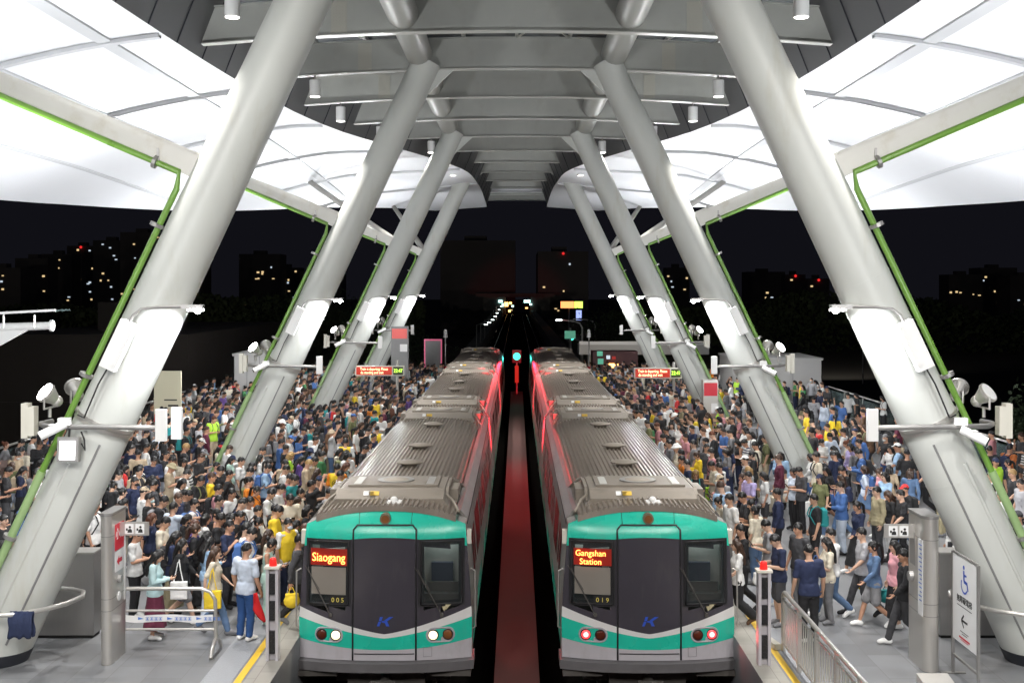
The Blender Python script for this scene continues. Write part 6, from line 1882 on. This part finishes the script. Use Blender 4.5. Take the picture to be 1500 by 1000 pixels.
for lx, ly, ax_, ay_ in ((-330,250,-330,560),(-190,250,-190,560),(-60,200,-20,430),(60,200,40,430),(180,260,180,620),(300,260,310,620)):  # added lamps, placed to brighten the dark building fronts
    root = empty('lamp_mast', (lx,ly,-9.99)); tag(root, f'added lamp mast brightening the far city blocks, {"left" if lx<0 else "right"} of the line at {abs(lx)} metres', 'street lamp', 'added lamps for the far city')
    b = MB(); b.cyl((lx,ly,-9.99),(lx,ly,1.4),.12,.08,8); b.box(lx-.5,lx+.5,ly-.1,ly+.1,1.4,1.55); b.build('pole', M['steel_dark'], root)
    spot('city_fill_light', (lx,ly+.3,1.3), (ax_,ay_,8), 26000, 120, .8, .3, (1,.86,.72), root)
# far station at the end of the viaduct
root = empty('far_station', (0,380,0)); tag(root, 'distant lit station hall at the end of the viaduct', 'station')
b = MB(); b.box(-11,-3.6,380,410,-3,4.0); b.box(4.5,11,380,410,-3,4.0); b.build('side_block', M['viaduct'], root)
b = MB(); b.box(-13.5,12.5,379,412,4.01,5.2); b.build('roof', M['viaduct'], root)
M['farwarm'] = mat('far_warm_lamp', (1,.6,.2), .4, emit=(1,.50,.14), estr=5); M['farteal'] = mat('far_teal_lamp', (.5,1,.9), .4, emit=(.55,1,.92), estr=3.5)
for x, z, w, h, m in ((-8.7,2.6,1.3,.8,'farteal'),(-7.4,1.4,.6,1.0,'farteal'),(-5.5,1.6,1.2,1.4,'farwarm'),(-3.4,2.0,.9,.7,'farwarm'),(-2.2,1.0,.7,.6,'farteal'),(-3.9,-.6,.7,.7,'farwarm'),(-2.0,-2.0,.5,.5,'farwarm'),(4.6,2.6,1.0,.9,'farteal'),(6.4,2.6,.9,1.0,'farteal'),(7.4,1.6,.8,.5,'farteal'),(5.2,.4,.8,.4,'farwarm'),(1.9,-2.6,.3,.4,'farteal')):
    b = MB(); x *= .62; b.box(x-w/2,x+w/2,379.6,379.9,z-h/2,z+h/2); b.build('lamp_panel', M[m], root)
# street lamps along the road left of the viaduct and masts to the right
M['lamp_small'] = mat('street_lamp_glow', (1,1,1), .4, emit=(.85,1,.95), estr=7)
for i, (px, py, Y) in enumerate([(698,476,135),(704,473,146),(710,469,160),(715,464,178),(719,459,200),(723,454,228),(727,449,262)]):
    s = FPX/Y; x = (px-HX)/s; z = CAMZ-(py+40-HY)/s*0-(py-HY)/s
    z = CAMZ-(py-HY+38)/s if False else CAMZ-(py-HY)/s
    root = empty('lamp_mast', (x,Y,-9.99)); tag(root, f'street lamp number {i+1} along the dark road left of the viaduct'.replace('number ','at stop '), 'street lamp', 'street lamps by the viaduct road')
    b = MB(); b.cyl((x,Y,-9.99),(x,Y,z),.09,.06,8); b.tube([(x,Y,z),(x+.5,Y,z+.15),(x+1.2,Y,z+.1)],.05,6); b.build('pole', M['steel_dark'], root)
    b = MB(); b.box(x+.9,x+1.3,Y-.25,Y-.05,z+.02,z+.12); b.build('lamp_head', M['lamp_small'], root)
for px, Y, pt in ((853,118,472),(872,140,470)):
    s = FPX/Y; x = (px-HX)/s; z = CAMZ-(pt-HY)/s
    root = empty('lamp_mast', (x,Y,-9.99)); tag(root, f'grey street lamp mast with curved arm to the right of the viaduct, {"nearer" if Y<130 else "farther"} one', 'street lamp', 'street masts')
    b = MB(); b.tube([(x,Y,-9.99),(x,Y,z-.6),(x-.25,Y,z-.1),(x-1.0,Y,z+.15),(x-2.2,Y,z+.25)],.09,8); b.build('pole', M['panel'], root, 60)
    b = MB(); b.box(x-2.7,x-2.1,Y-.2,Y+.1,z+.16,z+.30); b.build('lamp_head', M['lamp_small'] if Y<130 else M['white'], root)
root = empty('street_sign', (5.7,118,-9.99)); tag(root, 'lit green street direction sign on a pole beside the far track', 'sign')
b = MB(); b.box(4.9,6.0,118,118.1,1.3,2.1); b.build('panel', mat('lit_green_sign',(.1,.5,.35),.4,emit=(.25,.9,.6),estr=.25), root)
b = MB(); b.cyl((5.5,118.2,-9.99),(5.5,118.2,2.4),.1,.1,8); b.build('pole', M['steel_dark'], root)
root = empty('traffic_light', (6.8,122,-9.99)); tag(root, 'traffic light showing green to the right of the viaduct', 'traffic light')
b = MB(); b.cyl((6.8,122.1,-9.99),(6.8,122.1,1.6),.08,.08,8); b.build('pole', M['steel_dark'], root)
b = MB(); b.box(5.2,6.8,121.9,122.1,.9,1.5); b.build('head', M['tblack'], root)
b = MB(); b.sphere((5.8,121.85,1.2),.24,.06,.24,10,6); b.build('green_lamp', M['greensig'], root)
root = empty('shop_sign', (9,210,-9.99)); tag(root, 'bright orange and green shop sign by the far road', 'sign')
b = MB(); b.box(8.0,10.4,210,210.2,3.0,4.2); b.build('panel', mat('orange_sign',(1,.3,.1),.4,emit=(1,.32,.10),estr=2.2), root)
b = MB(); b.box(10.5,12.0,210,210.2,3.0,4.2); b.build('green_panel', mat('yellowgreen_sign',(.6,.9,.1),.4,emit=(.6,.9,.12),estr=2.0), root)
b = MB(); b.box(10.8,11.8,210,210.2,.8,2.6); b.build('blue_panel', mat('blue_sign',(.3,.4,1),.4,emit=(.4,.5,1),estr=1.2), root)
b = MB(); b.cyl((9.5,210.3,-9.99),(9.5,210.3,4),.15,.15,8); b.build('pole', M['steel_dark'], root)
# pale footbridge beyond the right platform
root = empty('footbridge', (9,96,0)); tag(root, 'pale footbridge with cross-braced tower behind the right platform', 'bridge')
b = MB(); b.box(5.2,16,96,99,.9,1.7); b.build('deck', M['panel'], root)
b = MB(); b.box(5.2,16,95.9,96,1.71,2.0); b.build('parapet', M['paper'], root)
b = MB(); b.box(6.0,9.0,96.5,98.5,-9.99,.899); b.build('pier', mat('pale_pier',(.42,.36,.28),.6), root)
b = MB()
b.box(9.1,9.25,96,96.2,-9.99,.899); b.box(11.4,11.55,96,96.2,-9.99,.899)
b.tube([(9.2,96.1,-1.6),(11.4,96.1,.8)],.06,6); b.tube([(11.4,96.1,-1.6),(9.2,96.1,.8)],.06,6); b.build('braced_tower', M['steel'], root)
spot('bridge_lamp', (7.5,88,6), (8.5,97,0), 900, 80, .7, .3, (1,.9,.75), root)
root = empty('service_booth', (6.4,80,0)); tag(root, 'dark red far-end booth with green and white signs, right platform', 'booth')
b = MB(); b.box(5.4,8.6,82,84,.004,1.9); b.build('body', mat('dark_red_booth',(.10,.03,.03),.6), root)
for x,z,w,h,c in ((5.9,1.75,.4,.35,'gr'),(5.95,1.2,.4,.4,'gr'),(6.5,1.5,.25,.25,'wh'),(6.9,1.45,.25,.2,'rd'),(6.8,.9,.8,.3,'or')):
    m = {'gr':bpy.data.materials['lit_green_sign'],'wh':M['wcool'],'rd':M['redbox'],'or':M['farwarm']}[c]
    b = MB(); b.box(x-w/2,x+w/2,81.9,81.97,z-h/2,z+h/2); b.build('sign_panel', m, root)

# trees: trunk, limbs and a crown of leaf-sized faces
M['bark'] = mat('bark', (.05,.04,.03), .9, var=.3, scale=6)
M['leaf'] = mat('leaf_green', (.028,.045,.018), .7, var=.5, scale=.6)
def tree(x, Y, ztop, rad, label, n=2600, seed=1):
    rt = random.Random(seed); root = empty('tree', (x,Y,-9.99)); tag(root, label, 'tree', 'trees around the station')
    H_ = ztop+10; b = MB(); b.cyl((x,Y,-9.99),(x+.2,Y,-9.99+H_*.5),.3,.18,9)
    lumps = []
    for i in range(11):
        a = rt.uniform(0,6.28); rr = rad*rt.uniform(.15,.75); zz = -10+H_*rt.uniform(.42,.9)
        c = Vector((x+rr*math.cos(a), Y+rr*math.sin(a), zz)); lumps.append((c, rad*rt.uniform(.28,.5)))
        b.cyl((x+.15,Y,-10+H_*rt.uniform(.3,.5)), c, .09, .03, 6)
    b.build('trunk', M['bark'], root, 60)
    vs, fs = [], []
    for i in range(n):
        c, r = rt.choice(lumps)
        d = Vector((rt.gauss(0,1),rt.gauss(0,1),rt.gauss(0,.8))).normalized()*r*rt.random()**.4
        p = c+d; s = rt.uniform(.10,.22)
        u = Vector((rt.gauss(0,1),rt.gauss(0,1),rt.gauss(0,1))).normalized(); v = u.orthogonal().normalized()
        k = len(vs); vs += [tuple(p+u*s),tuple(p+v*s*.6),tuple(p-u*s),tuple(p-v*s*.6)]; fs.append((k,k+1,k+2,k+3))
    b = MB(); b.add(vs, fs); b.build('crown', M['leaf'], root)
tree(25,52,2.6,3.8,'leafy tree rising beyond the right glass railing',3400,1)
tree(30,60,3.2,4.5,'taller dark tree at the right edge behind the railing',3000,2)
tree(10.5,135,4.5,6,'dim green tree right of the far tracks',3000,3)
tree(17,150,5.2,7,'dark tree behind the dim green one, right of the tracks',2600,4)
tree(-13,125,5.2,6.5,'dark tree crowding the left of the far tracks',2800,5)
tree(-21,140,6.0,8,'broad dark tree left of the viaduct',2800,6)
tree(-30,150,5.4,8,'dark tree near the left lift enclosure skyline',2400,7)
tree(34,150,4.5,8,'low dark tree beyond the right enclosure',2400,8)
def woods(x0, x1, Y, ztop, name, label, seed):
    rt = random.Random(seed); vs, fs = [], []
    for i in range(9000):
        x = rt.uniform(x0,x1); top = ztop+2.2*math.sin(x*.07+seed)+1.3*math.sin(x*.19)
        z = -10+(top+10)*rt.random()**.6; p = Vector((x, Y+rt.uniform(-8,8), z)); s = rt.uniform(.5,1.1)
        u = Vector((rt.gauss(0,1),rt.gauss(0,1),rt.gauss(0,1))).normalized(); v = u.orthogonal().normalized()
        k = len(vs); vs += [tuple(p+u*s),tuple(p+v*s*.7),tuple(p-u*s),tuple(p-v*s*.7)]; fs.append((k,k+1,k+2,k+3))
    b = MB(); b.add(vs, fs); o = b.build('woods', M['leaf'], None); tag(o, label, 'woods', None, 'stuff')
woods(-190,-24,300,3.5,'woods','dark far-off wood below the left skyline',1)
woods(24,190,300,3.0,'woods','dark far-off wood below the right skyline',2)
